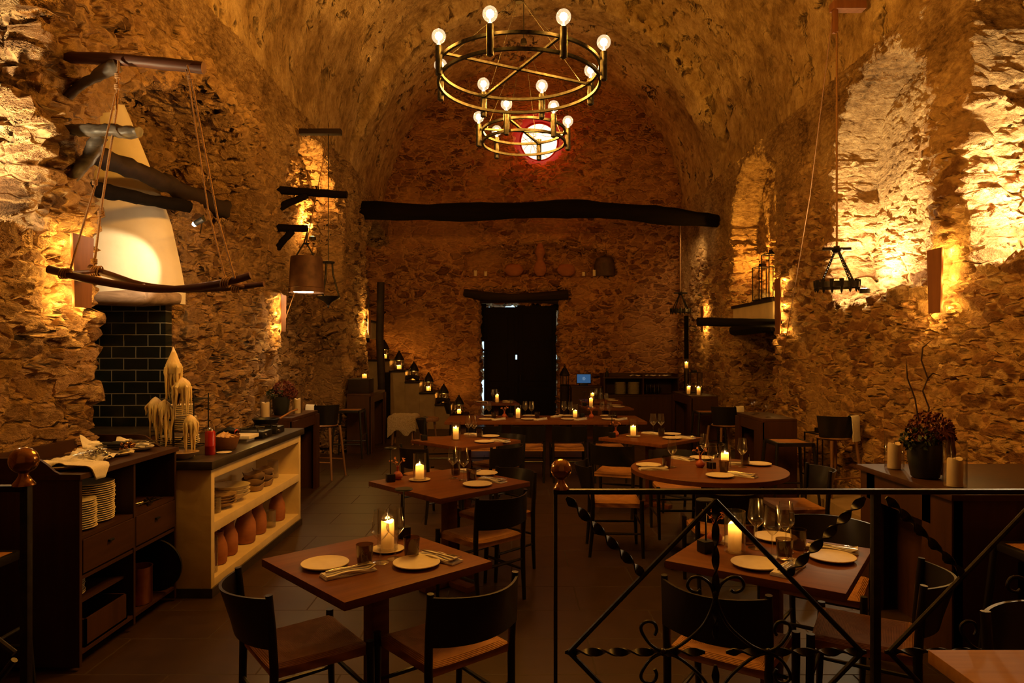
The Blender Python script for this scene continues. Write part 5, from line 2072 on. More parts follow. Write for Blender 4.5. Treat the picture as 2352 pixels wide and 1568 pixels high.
plate_stack(-3.55, 5.32, 1.051, 8, 1.25, 'white plate in the stack on the dark hearth counter', 'plates on the hearth counter', 0.013)
plate_stack(-3.68, 5.60, 1.051, 9, 0.75, 'small white plate in the back stack on the hearth counter', 'small plates on the hearth counter', 0.013)
# ------------------------------------------------------------------ driftwood and hanging things on the left
def log(name, pts, r, m, label, cat='branch', wob=0.25, seg=12, n=14):
    bm = nb()
    pts = [Vector(p) for p in pts]
    out, rr = [], []
    segs = len(pts) - 1
    for i in range(n + 1):
        f = i / n * segs
        k = min(int(f), segs - 1)
        u = f - k
        p0, p1, p2, p3 = pts[max(k - 1, 0)], pts[k], pts[k + 1], pts[min(k + 2, segs)]
        q = 0.5 * ((2 * p1) + (p2 - p0) * u + (2 * p0 - 5 * p1 + 4 * p2 - p3) * u * u + (3 * p1 - p0 - 3 * p2 + p3) * u ** 3)
        out.append(q)
        rr.append(r[0] + (r[1] - r[0]) * i / n if isinstance(r, tuple) else r)
    tube(bm, out, rr, seg, True, wob)
    return tag(obj(name, bm, m, ang=70), label, cat)


D = 4.42
log('driftwood_log', [W(125, 130, D), W(290, 138, D), W(468, 156, D)], (0.036, 0.040), 'branch', 'round reddish log jutting from the left wall with ropes tied to it', 'log', 0.12)
log('driftwood_brace', [W(138, 240, 4.50), W(195, 190, D), W(272, 152, D)], (0.030, 0.042), 'driftg', 'grey knotted driftwood brace under the reddish log', 'branch', 0.5, 16, 26)
log('driftwood_bracket', [W(140, 300, 4.44), W(230, 300, D - 0.05), W(318, 302, D - 0.1)], (0.042, 0.038), 'driftg', 'pale gnarled driftwood arm jutting from the left wall in front of the hood', 'branch', 0.55, 16, 26)
log('driftwood_strut', [W(135, 440, 4.50), W(185, 385, 4.45), W(232, 312, 4.42)], (0.040, 0.045), 'driftg', 'thick driftwood strut rising to the pale arm', 'branch', 0.4, 16, 26)
log('hearth_log', [W(205, 352, 5.0), W(330, 400, 5.6), W(420, 440, 6.2), W(515, 482, 6.95)], (0.065, 0.085), 'darkwood', 'thick dark log crossing the hearth alcove, upper of two', 'log', 0.4, 14, 26)
log('hearth_log', [W(185, 425, 4.95), W(300, 452, 5.4), W(432, 474, 6.0)], (0.055, 0.050), 'beam', 'thin black log crossing the hearth alcove, lower of two', 'log', 0.35, 14, 26)

t = thing('hanging_branch_shelf', 'boat shaped frame of two curved branches hanging on ropes', 'hanging shelf', W(360, 640, 4.28))
o0 = W(360, 640, 4.28)
for pts, r in (([(112, 618, 4.12), (200, 640, 4.12), (330, 662, 4.12), (430, 662, 4.12), (520, 648, 4.12), (575, 632, 4.12)], (0.026, 0.020)),
               ([(205, 615, 4.42), (255, 632, 4.42), (330, 655, 4.42), (430, 665, 4.42), (540, 660, 4.42), (606, 652, 4.42)], (0.024, 0.018))):
    bm = nb()
    P = [W(*p) - o0 for p in pts]
    out = []
    for i in range(len(P) - 1):
        for u in (0, 0.34, 0.67):
            p0, p1, p2, p3 = P[max(i - 1, 0)], P[i], P[i + 1], P[min(i + 2, len(P) - 1)]
            out.append(0.5 * ((2 * p1) + (p2 - p0) * u + (2 * p0 - 5 * p1 + 4 * p2 - p3) * u * u + (3 * p1 - p0 - 3 * p2 + p3) * u ** 3))
    out.append(P[-1])
    tube(bm, out, [r[0] + (r[1] - r[0]) * i / (len(out) - 1) for i in range(len(out))], 10, True, 0.15)
    obj('branch', bm, 'branch', t, ang=70)
for (a, b) in (((150, 628, 4.12), (222, 622, 4.42)), ((520, 648, 4.12), (560, 658, 4.42)), ((330, 660, 4.12), (330, 655, 4.42))):
    bm = nb()
    tube(bm, [W(*a) - o0, W(*b) - o0], 0.014, 8, True, 0.15)
    obj('crosspiece', bm, 'branch', t)
for (x, y, d) in ((150, 628, 4.12), (222, 622, 4.42), (520, 648, 4.12), (545, 660, 4.42)):
    bm = nb()
    for k in range(4):
        c = W(x + (k - 1.5) * 5, y, d) - o0
        rr = 0.030
        tube(bm, [c + Vector((0.3 * rr * sin(q), rr * cos(q), rr * sin(q))) for q in [2 * pi * i / 12 for i in range(13)]], 0.0045, 6, False)
    obj('lashing', bm, 'rope', t)


def rope(pts, r, label, knots=(), group=None, cat='rope'):
    bm = nb()
    pts = [Vector(p) for p in pts]
    out = []
    for a, b in zip(pts, pts[1:]):
        n = max(2, int((b - a).length / 0.06))
        out += [a.lerp(b, i / n) for i in range(n)]
    out.append(pts[-1])
    tube(bm, out, r, 8, True, 0.08)
    for k in knots:
        k = Vector(k)
        for j in range(3):
            tube(bm, [k + Vector((1.9 * r * cos(q), 1.9 * r * sin(q), (j - 1) * r * 1.4)) for q in [2 * pi * i / 10 for i in range(11)]], r * 0.9, 6, False)
    return tag(obj('hanging_rope', bm, 'rope', ang=70), label, cat, group)


rope([W(272, 140, 4.37), W(268, 250, 4.33), W(232, 480, 4.4), W(216, 612, 4.42)], 0.0075, 'knotted rope from the reddish log to the back branch of the hanging shelf',
     [W(271, 175, 4.36), W(270, 200, 4.35), W(232, 490, 4.4), W(216, 600, 4.42)])
rope([W(266, 215, 4.33), W(222, 415, 4.2), W(178, 560, 4.12), W(160, 626, 4.10)], 0.006, 'thinner rope with a frayed knot slanting to the left end of the hanging shelf',
     [W(218, 420, 4.2), W(160, 622, 4.1)])
rope([W(430, 150, 4.37), W(440, 185, 4.3), W(500, 500, 4.2), W(540, 640, 4.10)], 0.006, 'long rope from the log end to the front branch of the hanging shelf', [W(437, 178, 4.3)])
rope([W(425, 150, 4.40), W(434, 190, 4.40), W(478, 480, 4.41), W(520, 648, 4.42)], 0.005, 'long thin rope from the log end to the back branch of the hanging shelf')

# brackets past the stub wall, copper bucket lamp, iron lamp
log('wall_beam', [W(600, 432, 8.5), W(700, 441, 8.5), W(797, 447, 8.5)], (0.052, 0.048), 'beam', 'upper dark beam jutting from the left stub wall', 'beam', 0.15)
log('beam_brace', [W(612, 500, 8.5), W(655, 470, 8.5), W(706, 448, 8.5)], (0.05, 0.04), 'beam', 'curved brace under the upper dark beam', 'branch', 0.2)
log('wall_beam', [W(600, 523, 8.5), W(660, 524, 8.5), W(706, 525, 8.5)], (0.045, 0.048), 'beam', 'lower short dark beam jutting from the left stub wall', 'beam', 0.15)
log('beam_brace', [W(618, 595, 8.5), W(640, 565, 8.5), W(672, 530, 8.5)], (0.045, 0.045), 'beam', 'stubby brace under the lower short beam', 'branch', 0.2)
bp = W(704, 672, 8.5)
t = thing('bucket_lamp', 'rusty bucket turned into a hanging lamp, lit underneath', 'hanging lamp', bp)
bm = nb()
lathe(bm, [(0, 0.44), (0.18, 0.44), (0.185, 0.445), (0.192, 0.42), (0.215, 0.03), (0.218, 0.0), (0.212, 0.0), (0.208, 0.03), (0.18, 0.42), (0, 0.43)], seg=36)
for z in (0.05, 0.34):
    lathe(bm, [(0.215 - z * 0.07, z), (0.221 - z * 0.07, z + 0.008), (0.214 - z * 0.07, z + 0.016)], seg=36)
obj('bucket', bm, 'bucket', t, ang=50)
bm = nb()
lathe(bm, [(0, 0.006), (0.12, 0.006), (0.12, 0.03), (0, 0.03)], (-0.03, -0.02, 0), 24)
obj('lamp_lens', bm, 'bucketlens', t)
bm = nb()
hk = W(706, 530, 8.5) - bp
tube(bm, [(-0.14, 0, 0.44), (-0.03, 0, 0.62), hk], 0.010, 8)
tube(bm, [(0.10, 0, 0.44), (0.0, 0, 0.62), hk], 0.010, 8)
lathe(bm, [(0.03, 0.60), (0.036, 0.61), (0.03, 0.62), (0.024, 0.61), (0.03, 0.60)], seg=16)
obj('hanging_strap', bm, 'iron', t)
spot(bp + Vector((-0.03, -0.02, -0.01)), bp + Vector((-0.05, 0, -2)), 22, (1, 0.66, 0.30), 130, 0.6, 0.08)

p = W(754, 690, 9.0)
t = thing('iron_lamp', 'small funnel shaped iron lamp hanging behind the bucket lamp', 'hanging lamp', p)
bm = nb()
lathe(bm, [(0, -0.10), (0.015, -0.09), (0.012, -0.06), (0.05, -0.02), (0.14, 0.03), (0.16, 0.05), (0.15, 0.055), (0, 0.03)], seg=24)
obj('bowl', bm, 'iron', t)
for k in range(3):
    a = 2 * pi * k / 3 + 0.3
    bm = nb()
    tube(bm, [(0.14 * cos(a), 0.14 * sin(a), 0.05), (0.06 * cos(a), 0.06 * sin(a), 0.35), (0.05 * cos(a), 0.05 * sin(a), 0.50)], 0.012, 8)
    obj('arm', bm, 'iron', t)
bm = nb()
lathe(bm, [(0, 0.49), (0.08, 0.49), (0.085, 0.51), (0, 0.53)], seg=20)
tube(bm, [(0, 0, 0.52), (0.0, 0.0, 2.2)], 0.006, 8)
obj('cord', bm, 'iron', t)
q = W(742, 305, 9.0)
bm = nb()
box(bm, (p.x - 0.1, 9.0, p.z + 2.22), (0.55, 0.10, 0.07), None, 0.01)
tag(obj('pulley_bar', bm, 'darkwood'), 'short wooden bar high on the left wall carrying a lamp cord', 'bar')
rope([W(750, 330, 9.02), W(688, 640, 8.9), W(632, 798, 8.62)], 0.006, 'thin rope slanting down behind the bucket lamp to the stub wall')


def crown(p, r, top, label, link=0.035):
    t = thing('iron_crown_lamp', label, 'hanging lamp', p, 0, 'iron crown lamps')
    bm = nb()
    lathe(bm, [(r - 0.012, -0.03), (r + 0.012, -0.03), (r + 0.012, 0.03), (r - 0.012, 0.03), (r - 0.012, -0.03)], seg=32)
    obj('ring', bm, 'iron', t)
    for k in range(14):
        a = 2 * pi * k / 14
        bm = nb()
        lathe(bm, [(0, -0.075), (0.012, -0.05), (0.022, 0.0), (0.024, 0.055), (0.016, 0.055), (0, 0.04)], (r * cos(a), r * sin(a), 0), 8)
        obj('cup', bm, 'iron', t)
    for k in range(4):
        a = 2 * pi * k / 4 + 0.4
        bm = nb()
        n = 11
        A, B = Vector((r * cos(a), r * sin(a), 0.03)), Vector((0.03 * cos(a), 0.03 * sin(a), r * 1.7))
        for i in range(n):
            c = A.lerp(B, (i + 0.5) / n)
            dd = (B - A).normalized()
            side = dd.cross(Vector((0, 0, 1)) if i % 2 else Vector((cos(a), sin(a), 0.3))).normalized()
            h = (B - A).length / n * 0.66
            tube(bm, [c + dd * h * sin(q) + side * h * 0.45 * cos(q) for q in [2 * pi * j / 10 for j in range(11)]], 0.006, 6, False)
        obj('chain', bm, 'iron', t)
    bm = nb()
    lathe(bm, [(0, r * 1.62), (0.035, r * 1.66), (0.06, r * 1.82), (0.03, r * 1.86), (0.03, r * 2.0), (0, r * 2.02)], seg=16)
    box(bm, (0, 0, r * 1.86), (r * 1.4, 0.05, 0.03), None, 0.005)
    obj('yoke', bm, 'iron', t)
    bm = nb()
    tube(bm, [(0, 0, r * 2.0), (0, 0, top)], 0.012, 8, True, 0.12)
    obj('cord', bm, 'rope', t)


cp = W(1922, 655, 7.5)
crown(cp, 0.215, 3.02, 'iron crown lamp on a long rope before the tall arched niche')
bm = nb()
box(bm, (cp.x + 0.12, 7.5, cp.z + 3.06), (0.36, 0.12, 0.09), None, 0.01)
box(bm, (cp.x - 0.02, 7.5, cp.z + 2.90), (0.05, 0.06, 0.26), None, 0.01)
tag(obj('pulley_block', bm, 'board'), 'reddish wooden pulley block at the top of the right wall', 'pulley')
rope([cp + Vector((-0.05, 0, 2.95)), W(1860, 450, 8.2), W(1800, 812, 9.2)], 0.006, 'thin rope slanting from the pulley block down to a wall cleat', [W(1800, 805, 9.2)])
cp = W(1563, 714, 14.2)
crown(cp, 0.20, 2.1, 'small iron crown lamp on a chain at the far right of the back wall')

# ------------------------------------------------------------------ standing counters and bar stools
def counter(x0, x1, y0, y1, z, label, openside=0, m='bar'):
    t = thing('bar_counter', label, 'counter', (0, 0, 0), 0, 'standing oak counters')
    bm = nb()
    bx(bm, x0, x1, y0, y1, z - 0.04, z, 0.004)
    obj('top', bm, m, t, ang=30)
    bm = nb()
    bx(bm, x0, x1, y0, y0 + 0.05, 0.0, z - 0.04, 0.003)
    obj('end_panel', bm, m, t, smooth_=False)
    bm = nb()
    bx(bm, x0, x1, y1 - 0.05, y1, 0.0, z - 0.04, 0.003)
    obj('end_panel', bm, m, t, smooth_=False)
    bm = nb()
    bx(bm, x0, x1, y0 + 0.05, y1 - 0.05, z - 0.16, z - 0.041)
    obj('apron', bm, m, t, smooth_=False)
    bm = nb()
    xx = x0 if openside < 0 else x1
    bx(bm, xx - 0.02, xx + 0.02, y0, y0 + 0.22, 0.0, z - 0.04)
    bx(bm, xx - 0.02, xx + 0.02, y1 - 0.14, y1, 0.0, z - 0.04)
    bx(bm, (x0 + x1) / 2 - 0.01, (x0 + x1) / 2 + 0.01, y0 + 0.04, y1 - 0.04, 0.0, z - 0.05)
    obj('side_frame', bm, m, t, smooth_=False)
    return t


counter(-2.86, -2.45, 7.60, 8.62, 0.965, 'oak standing counter behind the plastered counter on the left', 1)
counter(-2.76, -2.36, 11.4, 12.7, 1.0, 'oak standing counter with a dark box and candle, far left', 1)
counter(2.88, 3.28, 7.85, 8.75, 0.93, 'oak standing counter in the middle of the right wall', -1)
counter(3.05, 3.50, 11.6, 13.0, 0.95, 'oak standing counter with three candles, far right', -1)


def build_stool(h=0.72):
    t = thing('bar_stool', 'stool', 'stool')
    w = 0.20
    for sx_ in (-1, 1):
        for sy in (-1, 1):
            bm = nb()
            tube(bm, [(sx_ * (w + 0.045), sy * (w + 0.03), 0), (sx_ * (w - 0.005), sy * (w - 0.02), h - 0.01)], [0.014, 0.019], 10)
            obj('leg', bm, 'black', t)
    bm = nb()
    n = 10
    for (a, b, c_, d) in ((-w, w, -w, -w + 0.035), (-w, w, w - 0.035, w), (-w, -w + 0.035, -w, w), (w - 0.035, w, -w, w)):
        bx(bm, a, b, c_, d, h - 0.035, h + 0.006, 0.004)
    obj('seat_frame', bm, 'black', t, ang=30)
    bm = nb()
    g = [[bm.verts.new((-w + 0.03 + (2 * w - 0.06) * i / n, -w + 0.03 + (2 * w - 0.06) * j / n,
                        h + 0.002 - 0.012 * sin(pi * i / n) * sin(pi * j / n))) for j in range(n + 1)] for i in range(n + 1)]
    g2 = [[bm.verts.new(v.co - Vector((0, 0, 0.03))) for v in r] for r in g]
    for i in range(n):
        for j in range(n):
            bm.faces.new((g[i][j], g[i + 1][j], g[i + 1][j + 1], g[i][j + 1]))
            bm.faces.new((g2[i][j + 1], g2[i + 1][j + 1], g2[i + 1][j], g2[i][j]))
    for i in range(n):
        for k in (0, n):
            bm.faces.new((g[i][k], g2[i][k], g2[i + 1][k], g[i + 1][k]))
            bm.faces.new((g[k][i], g[k][i + 1], g2[k][i + 1], g2[k][i]))
    obj('seat', bm, 'cord', t)
    for z in (0.22, 0.34):
        for s in (-1, 1):
            bm = nb()
            e = w + 0.03
            if z < 0.3:
                tube(bm, [(-e, s * e * 0.93, z), (e, s * e * 0.93, z)], 0.010, 8)
            else:
                tube(bm, [(s * e * 0.97, -e * 0.9, z), (s * e * 0.97, e * 0.9, z)], 0.010, 8)
            obj('stretcher', bm, 'black', t)
    return t


STOOL = Proto(build_stool())
SG = 'black bar stools with woven seats'
STOOL.put((-2.62, 11.05, 0), 0.0, 'black woven seat bar stool before the far left standing counter', SG, (1, 1, 1.06))
STOOL.put((3.04, 7.50, 0), 0.0, 'black woven seat bar stool before the middle right standing counter', SG)
STOOL.put((3.22, 11.2, 0), 0.0, 'black woven seat bar stool before the far right standing counter', SG)
STOOL.put((2.76, 3.40, 0), 0.0, 'black woven seat bar stool at the near end of the right sideboard', SG, (1.15, 1, 0.97))
STOOL.put((-2.62, 3.28, 0), 0.0, 'black woven seat bar stool at the left edge before the waiter station', SG, (0.8, 0.8, 0.97))


def build_backstool():
    t = thing('backed_bar_stool', 'stool', 'stool')
    h, w = 0.66, 0.17
    for sx_ in (-1, 1):
        for sy in (-1, 1):
            bm = nb()
            tube(bm, [(sx_ * (w + 0.05), sy * (w + 0.04), 0), (sx_ * (w - 0.01), sy * (w - 0.02), h)], [0.013, 0.018], 10)
            obj('leg', bm, 'stoolwood', t)
    bm = nb()
    lathe(bm, [(0, h), (w, h), (w + 0.02, h + 0.015), (w + 0.01, h + 0.03), (0, h + 0.022)], seg=24)
    obj('seat', bm, 'stoolwood', t)
    bm = nb()
    vo, vi = [], []
    for i in range(17):
        a = pi + pi * i / 16
        vo.append([bm.verts.new(((0.195 + 0.012 * j) * cos(a), (0.17 + 0.02 * j) * sin(a), h + 0.03 + 0.085 * j)) for j in range(4)])
        vi.append([bm.verts.new(((0.181 + 0.012 * j) * cos(a), (0.156 + 0.02 * j) * sin(a), h + 0.03 + 0.085 * j)) for j in range(4)])
    for i in range(16):
        for j in range(3):
            bm.faces.new((vo[i][j], vo[i + 1][j], vo[i + 1][j + 1], vo[i][j + 1]))
            bm.faces.new((vi[i][j + 1], vi[i + 1][j + 1], vi[i + 1][j], vi[i][j]))
        bm.faces.new((vo[i][3], vo[i + 1][3], vi[i + 1][3], vi[i][3]))
        bm.faces.new((vi[i][0], vi[i + 1][0], vo[i + 1][0], vo[i][0]))
    for i in (0, 16):
        for j in range(3):
            bm.faces.new((vo[i][j], vo[i][j + 1], vi[i][j + 1], vi[i][j]))
    obj('backrest', bm, 'black', t, ang=60)
    bm = nb()
    tube(bm, [(-w - 0.03, w + 0.015, 0.22), (w + 0.03, w + 0.015, 0.22)], 0.010, 8)
    obj('stretcher', bm, 'stoolwood', t)
    bm = nb()
    tube(bm, [(-w - 0.03, -w - 0.015, 0.22), (w + 0.03, -w - 0.015, 0.22)], 0.010, 8)
    obj('stretcher', bm, 'stoolwood', t)
    return t


BST = Proto(build_backstool())


def towel(x, y, z, rz, label, w=0.15, drop=0.28):
    bm = nb()
    rows = []
    prof = [(-0.034, -0.12), (-0.030, -0.05), (-0.026, -0.005), (-0.012, 0.010), (0.012, 0.010), (0.026, -0.005), (0.032, -0.1), (0.034, -drop * 0.6), (0.036, -drop)]
    for (a, b) in prof:
        rows.append([bm.verts.new((s * w / 2, a + (0.24 * b if a < -0.02 else 0.0) + 0.003 * sin(s * 5 + b * 20) + e - 0.008 * s * s, b)) for s, e in ((-1, 0), (-0.3, 0), (0.4, 0), (1, 0), (1, 0.006), (0.4, 0.006), (-0.3, 0.006), (-1, 0.006))])
    for a, b in zip(rows, rows[1:]):
        for k in range(8):
            bm.faces.new((a[k], a[(k + 1) % 8], b[(k + 1) % 8], b[k]))
    bm.faces.new(rows[0])
    bm.faces.new(rows[-1][::-1])
    o = tag(obj('towel', bm, 'towel', ang=60), label, 'towel', 'white towels on stool backs')
    o.location = (x, y, z)
    o.rotation_euler = (0, 0, rz)


def back_stool(x, y, z, rz, sz, delta, label, tlabel):
    BST.put((x, y, z), rz, label, 'backed bar stools', (1, 1, sz))
    a = -pi / 2 + delta
    lx, ly = 0.224 * cos(a), 0.223 * sin(a)
    towel(x + lx * cos(rz) - ly * sin(rz), y + lx * sin(rz) + ly * cos(rz), z + 0.945 * sz + 0.002, rz + delta + pi, tlabel, 0.16, 0.27)


back_stool(3.58, 7.60, 0.12, 0.3, 0.93, 0.35, 'stool with black curved back and wooden legs standing against the right wall', 'white towel over the stool back against the right wall')
back_stool(-2.55, 9.25, 0, -0.2, 1.05, -0.35, 'stool with black curved back behind the near left standing counter', 'white towel over the stool back behind the near left counter')
back_stool(2.98, 9.55, 0, 0.3, 1.0, 0.35, 'stool with black curved back behind the middle right standing counter', 'white towel over the stool back behind the middle right counter')


# flowers and candles on counters
def blob_flowers(t, name, m, c, r, n, pr, seed, flat=0.8):
    rnd = random.Random(seed)
    bm = nb()
    for k in range(n):
        d = Vector((rnd.gauss(0, 1), rnd.gauss(0, 1), rnd.gauss(0, 1) * flat)).normalized() * r * rnd.uniform(0.72, 1.0)
        d.z *= flat
        p = Vector(c) + d
        u = Vector((rnd.gauss(0, 1), rnd.gauss(0, 1), rnd.gauss(0, 1))).normalized()
        v = u.orthogonal().normalized()
        w = u.cross(v)
        s = pr * rnd.uniform(0.7, 1.3)
        add(bm, [p - v * s, p - w * s * 0.6 + u * s * 0.2, p + v * s, p + w * s * 0.6 + u * s * 0.2], [(0, 1, 2, 3)])
    o = rawobj(name, bm, m, t, smooth_=False)
    return o


def arrangement(loc, s, label, twigs, trail):
    t = thing('flower_pot', label, 'flower pot', loc, 0, 'flower pots on the counters')
    bm = nb()
    lathe(bm, [(0, 0), (0.085 * s, 0), (0.10 * s, 0.01), (0.125 * s, 0.15 * s), (0.13 * s, 0.27 * s), (0.12 * s, 0.27 * s), (0.10 * s, 0.15 * s), (0, 0.12 * s)], seg=28)
    obj('pot', bm, 'pot', t)
    blob_flowers(t, 'leaves', 'leaf', (-0.07 * s, -0.03 * s, 0.31 * s), 0.13 * s, 160, 0.026 * s, 3)
    blob_flowers(t, 'blossoms', 'flower', (0.04 * s, 0, 0.39 * s), 0.16 * s, 420, 0.020 * s, 5)
    blob_flowers(t, 'blossoms', 'flower', (0.12 * s, 0.02, 0.32 * s), 0.12 * s, 220, 0.020 * s, 7)
    if twigs:
        bm = nb()
        for pts in twigs:
            tube(bm, [Vector(p) * s for p in pts], [0.006 * s] * (len(pts) - 1) + [0.0015], 6)
        obj('twigs', bm, 'twig', t)
    if trail:
        bm = nb()
        rnd = random.Random(4)
        for k in range(16):
            a = rnd.uniform(-0.9, 0.6)
            r = rnd.uniform(0.12, 0.17) * s
            x, y = r * cos(a), r * sin(a) - 0.03
            ln = rnd.uniform(0.25, 0.40) * s
            tube(bm, [(x * 0.6, y * 0.6, 0.38 * s), (x, y, 0.34 * s), (x + 0.015, y, 0.34 * s - ln * 0.5), (x + 0.01, y, max(0.012, 0.36 * s - ln))], [0.008 * s, 0.011 * s, 0.009 * s, 0.004 * s], 6, True, 0.3)
        obj('trailing_amaranth', bm, 'flower', t)
    return t


arrangement((2.53, 4.18, 0.93), 0.78, 'dark pot of burgundy hydrangea with bare twigs on the right sideboard',
            [[(0, 0, 0.3), (0.03, 0, 0.55), (-0.02, 0, 0.68), (0.02, 0, 0.78), (-0.03, 0, 0.92), (-0.02, 0, 1.02), (0.05, 0, 1.08)],
             [(-0.03, 0, 0.3), (-0.08, 0, 0.62), (-0.14, 0, 0.78), (-0.15, 0, 0.93)], [(0.02, 0, 0.78), (0.06, 0, 0.82), (0.12, 0, 0.80)]], True)
arrangement((-2.70, 7.98, 0.965), 0.78, 'dark vase of russet hydrangea on the near left standing counter', None, False)
for (x, y, z, h, w, lab) in ((-2.80, 7.75, 0.965, 1.35, 1.5, 'unlit ivory pillar candle left of the vase on the near left counter'),
                            (-2.58, 8.2, 0.965, 1.45, 1.3, 'unlit ivory pillar candle right of the vase on the near left counter'),
                            (2.52, 4.50, 0.936, 1.35, 1.3, 'ivory pillar candle left of the flower pot on the right sideboard'),
                            (2.53, 3.90, 0.936, 1.30, 1.3, 'ivory pillar candle right of the flower pot on the right sideboard')):
    UNLIT.put((x, y, z), 0, lab, 'unlit candles', (w, w, h))
for (x, y, z, s, lab) in ((2.52, 4.50, 0.93, 1.2, 'tall glass cylinder round the left candle on the right sideboard'),
                          (2.53, 3.90, 0.93, 1.25, 'tall glass cylinder round the right candle on the right sideboard'),
                          (-2.80, 7.75, 0.965, 1.2, 'glass cylinder round the left candle on the near left counter'),
                          (-2.58, 8.2, 0.965, 1.2, 'glass cylinder round the right candle on the near left counter')):
    HOLD.put((x, y, z), 0, lab, 'glass candle cylinders', (s, s, s * 1.05))

# far left counter: dark box and candle in glass
bm = nb()
box(bm, (-2.60, 11.75, 1.12), (0.36, 0.40, 0.24), None, 0.01)
tag(obj('dark_box', bm, 'darkwood', ang=30), 'dark wooden box on the far left standing counter', 'box')
HOLD.put((-2.54, 11.75, 1.24), 0, 'short glass round the candle on the dark box', 'glass candle cylinders', (1.2, 1.2, 0.7))
candle(-2.54, 11.75, 1.25, 'burning candle in a short glass on the dark box', h=0.55, w=1.3)

# lanterns ----------------------------------------------------------
def build_lantern():
    t = thing('moroccan_lantern', 'lantern', 'lantern')
    bm = nb()
    lathe(bm, [(0, 0), (0.11, 0), (0.115, 0.01), (0.10, 0.022), (0, 0.022)], seg=8)
    obj('base', bm, 'iron', t, ang=20)
    for k in range(8):
        a = 2 * pi * k / 8
        bm = nb()
        tube(bm, [(0.098 * cos(a), 0.098 * sin(a), 0.02), (0.098 * cos(a), 0.098 * sin(a), 0.20), (0.09 * cos(a), 0.09 * sin(a), 0.24)], 0.005, 6)
        obj('post', bm, 'iron', t)
    bm = nb()
    lathe(bm, [(0.095, 0.022), (0.095, 0.225)], seg=8)
    obj('glass_panes', bm, 'glass', t, ang=20)
    bm = nb()
    lathe(bm, [(0.10, 0.215), (0.118, 0.225), (0.112, 0.25), (0.085, 0.31), (0.05, 0.37), (0.022, 0.41), (0.018, 0.425), (0.026, 0.435), (0, 0.44), ], seg=16)
    obj('roof', bm, 'iron', t)
    bm = nb()
    tube(bm, [(0.02 * cos(q), 0, 0.455 + 0.02 * sin(q)) for q in [2 * pi * i / 12 for i in range(13)]], 0.003, 6, False)
    obj('ring', bm, 'iron', t)
    return t


# staircase along the back wall
t = thing('staircase', 'plastered steps climbing to the left along the back wall', 'stairs', (0, 0, 0))
LANT = Proto(build_lantern())
step_x = [(-3.3, -2.70), (-2.70, -2.36), (-2.36, -2.04), (-2.04, -1.70), (-1.70, -1.36), (-1.36, -1.02)]
step_z = [1.53, 1.29, 1.05, 0.81, 0.55, 0.30]
for (xa, xb), z in zip(step_x, step_z):
    bm = nb()
    bx(bm, xa, xb, 15.05, 15.92, 0.0, z - 0.03, 0.008)
    obj('riser', bm, 'cement', t, smooth_=False)
    bm = nb()
    bx(bm, xa - 0.005, xb + 0.02, 15.0, 15.92, z - 0.03, z, 0.004)
    obj('tread', bm, 'darkwood', t, smooth_=False)
names = ('topmost', 'second from the top', 'third from the top', 'fourth from the top', 'fifth from the top', 'lowest')
for i, ((xa, xb), z) in enumerate(zip(step_x, step_z)):
    x = (xa + xb) / 2 if i else -2.86
    LANT.put((x, 15.3, z + 0.001), 0.39, 'pierced iron lantern with pointed roof, %s on the back steps' % names[i], 'iron lanterns on the steps')
    candle(x, 15.3, z + 0.0245, 'candle burning in the lantern %s on the back steps' % names[i], 'candles in the step lanterns', 0.7, STEP_E, 1.6)
for i, (xa, z, lab) in enumerate(((-2.20, 1.05, 'dark crooked root lying on the third step'), (-1.53, 0.55, 'dark crooked root lying on the fifth step'))):
    log('driftwood_root', [(xa - 0.13, 15.10, z + 0.075), (xa, 15.08, z + 0.10), (xa + 0.16, 15.09, z + 0.07)], (0.055, 0.045), 'darkwood', lab, 'root', 0.5)
# stool and fleece
t = thing('wooden_stool', 'rough round wooden stool in front of the back steps', 'stool', (-1.52, 12.3, 0))
bm = nb()
lathe(bm, [(0, 0.46), (0.20, 0.46), (0.21, 0.49), (0.20, 0.52), (0, 0.52)], seg=24)
obj('seat', bm, 'stoolwood', t)
for k in range(3):
    a = 2 * pi * k / 3 + 0.5
    bm = nb()
    tube(bm, [(0.18 * cos(a), 0.18 * sin(a), 0), (0.13 * cos(a), 0.13 * sin(a), 0.46)], [0.016, 0.022], 8)
    obj('leg', bm, 'stoolwood', t)
t = thing('low_bench', 'low wooden bench under a sheepskin beside the back steps', 'bench', (-2.00, 12.6, 0))
bm = nb()
box(bm, (0, 0, 0.47), (0.42, 0.36, 0.05), None, 0.01)
obj('seat', bm, 'stoolwood', t, ang=30)
for sx_ in (-1, 1):
    for sy in (-1, 1):
        bm = nb()
        tube(bm, [(sx_ * 0.19, sy * 0.15, 0), (sx_ * 0.16, sy * 0.12, 0.45)], 0.02, 8)
        obj('leg', bm, 'stoolwood', t)
bm = nb()
g = []
for i in range(21):
    u = -1 + i / 10
    row = []
    for j in range(21):
        v = -1 + j / 10
        x, y = u * 0.26, v * 0.30
        z = 0.525 + 0.02 * mnoise.noise(Vector((u * 4, v * 4, 0)))
        if abs(u) > 0.86:
            z -= (abs(u) - 0.86) * 0.28
        if v < -0.72:
            z -= (-v - 0.72) * (1.05 + 0.2 * sin(u * 5))
            y = -0.222 + (-v - 0.72) * -0.03
        row.append(bm.verts.new((x, y, z)))
    g.append(row)
g2 = [[bm.verts.new(v.co + Vector((0, -0.008, 0.02))) for v in r] for r in g]
for i in range(20):
    for j in range(20):
        bm.faces.new((g[i][j], g[i][j + 1], g[i + 1][j + 1], g[i + 1][j]))
        bm.faces.new((g2[i][j], g2[i + 1][j], g2[i + 1][j + 1], g2[i][j + 1]))
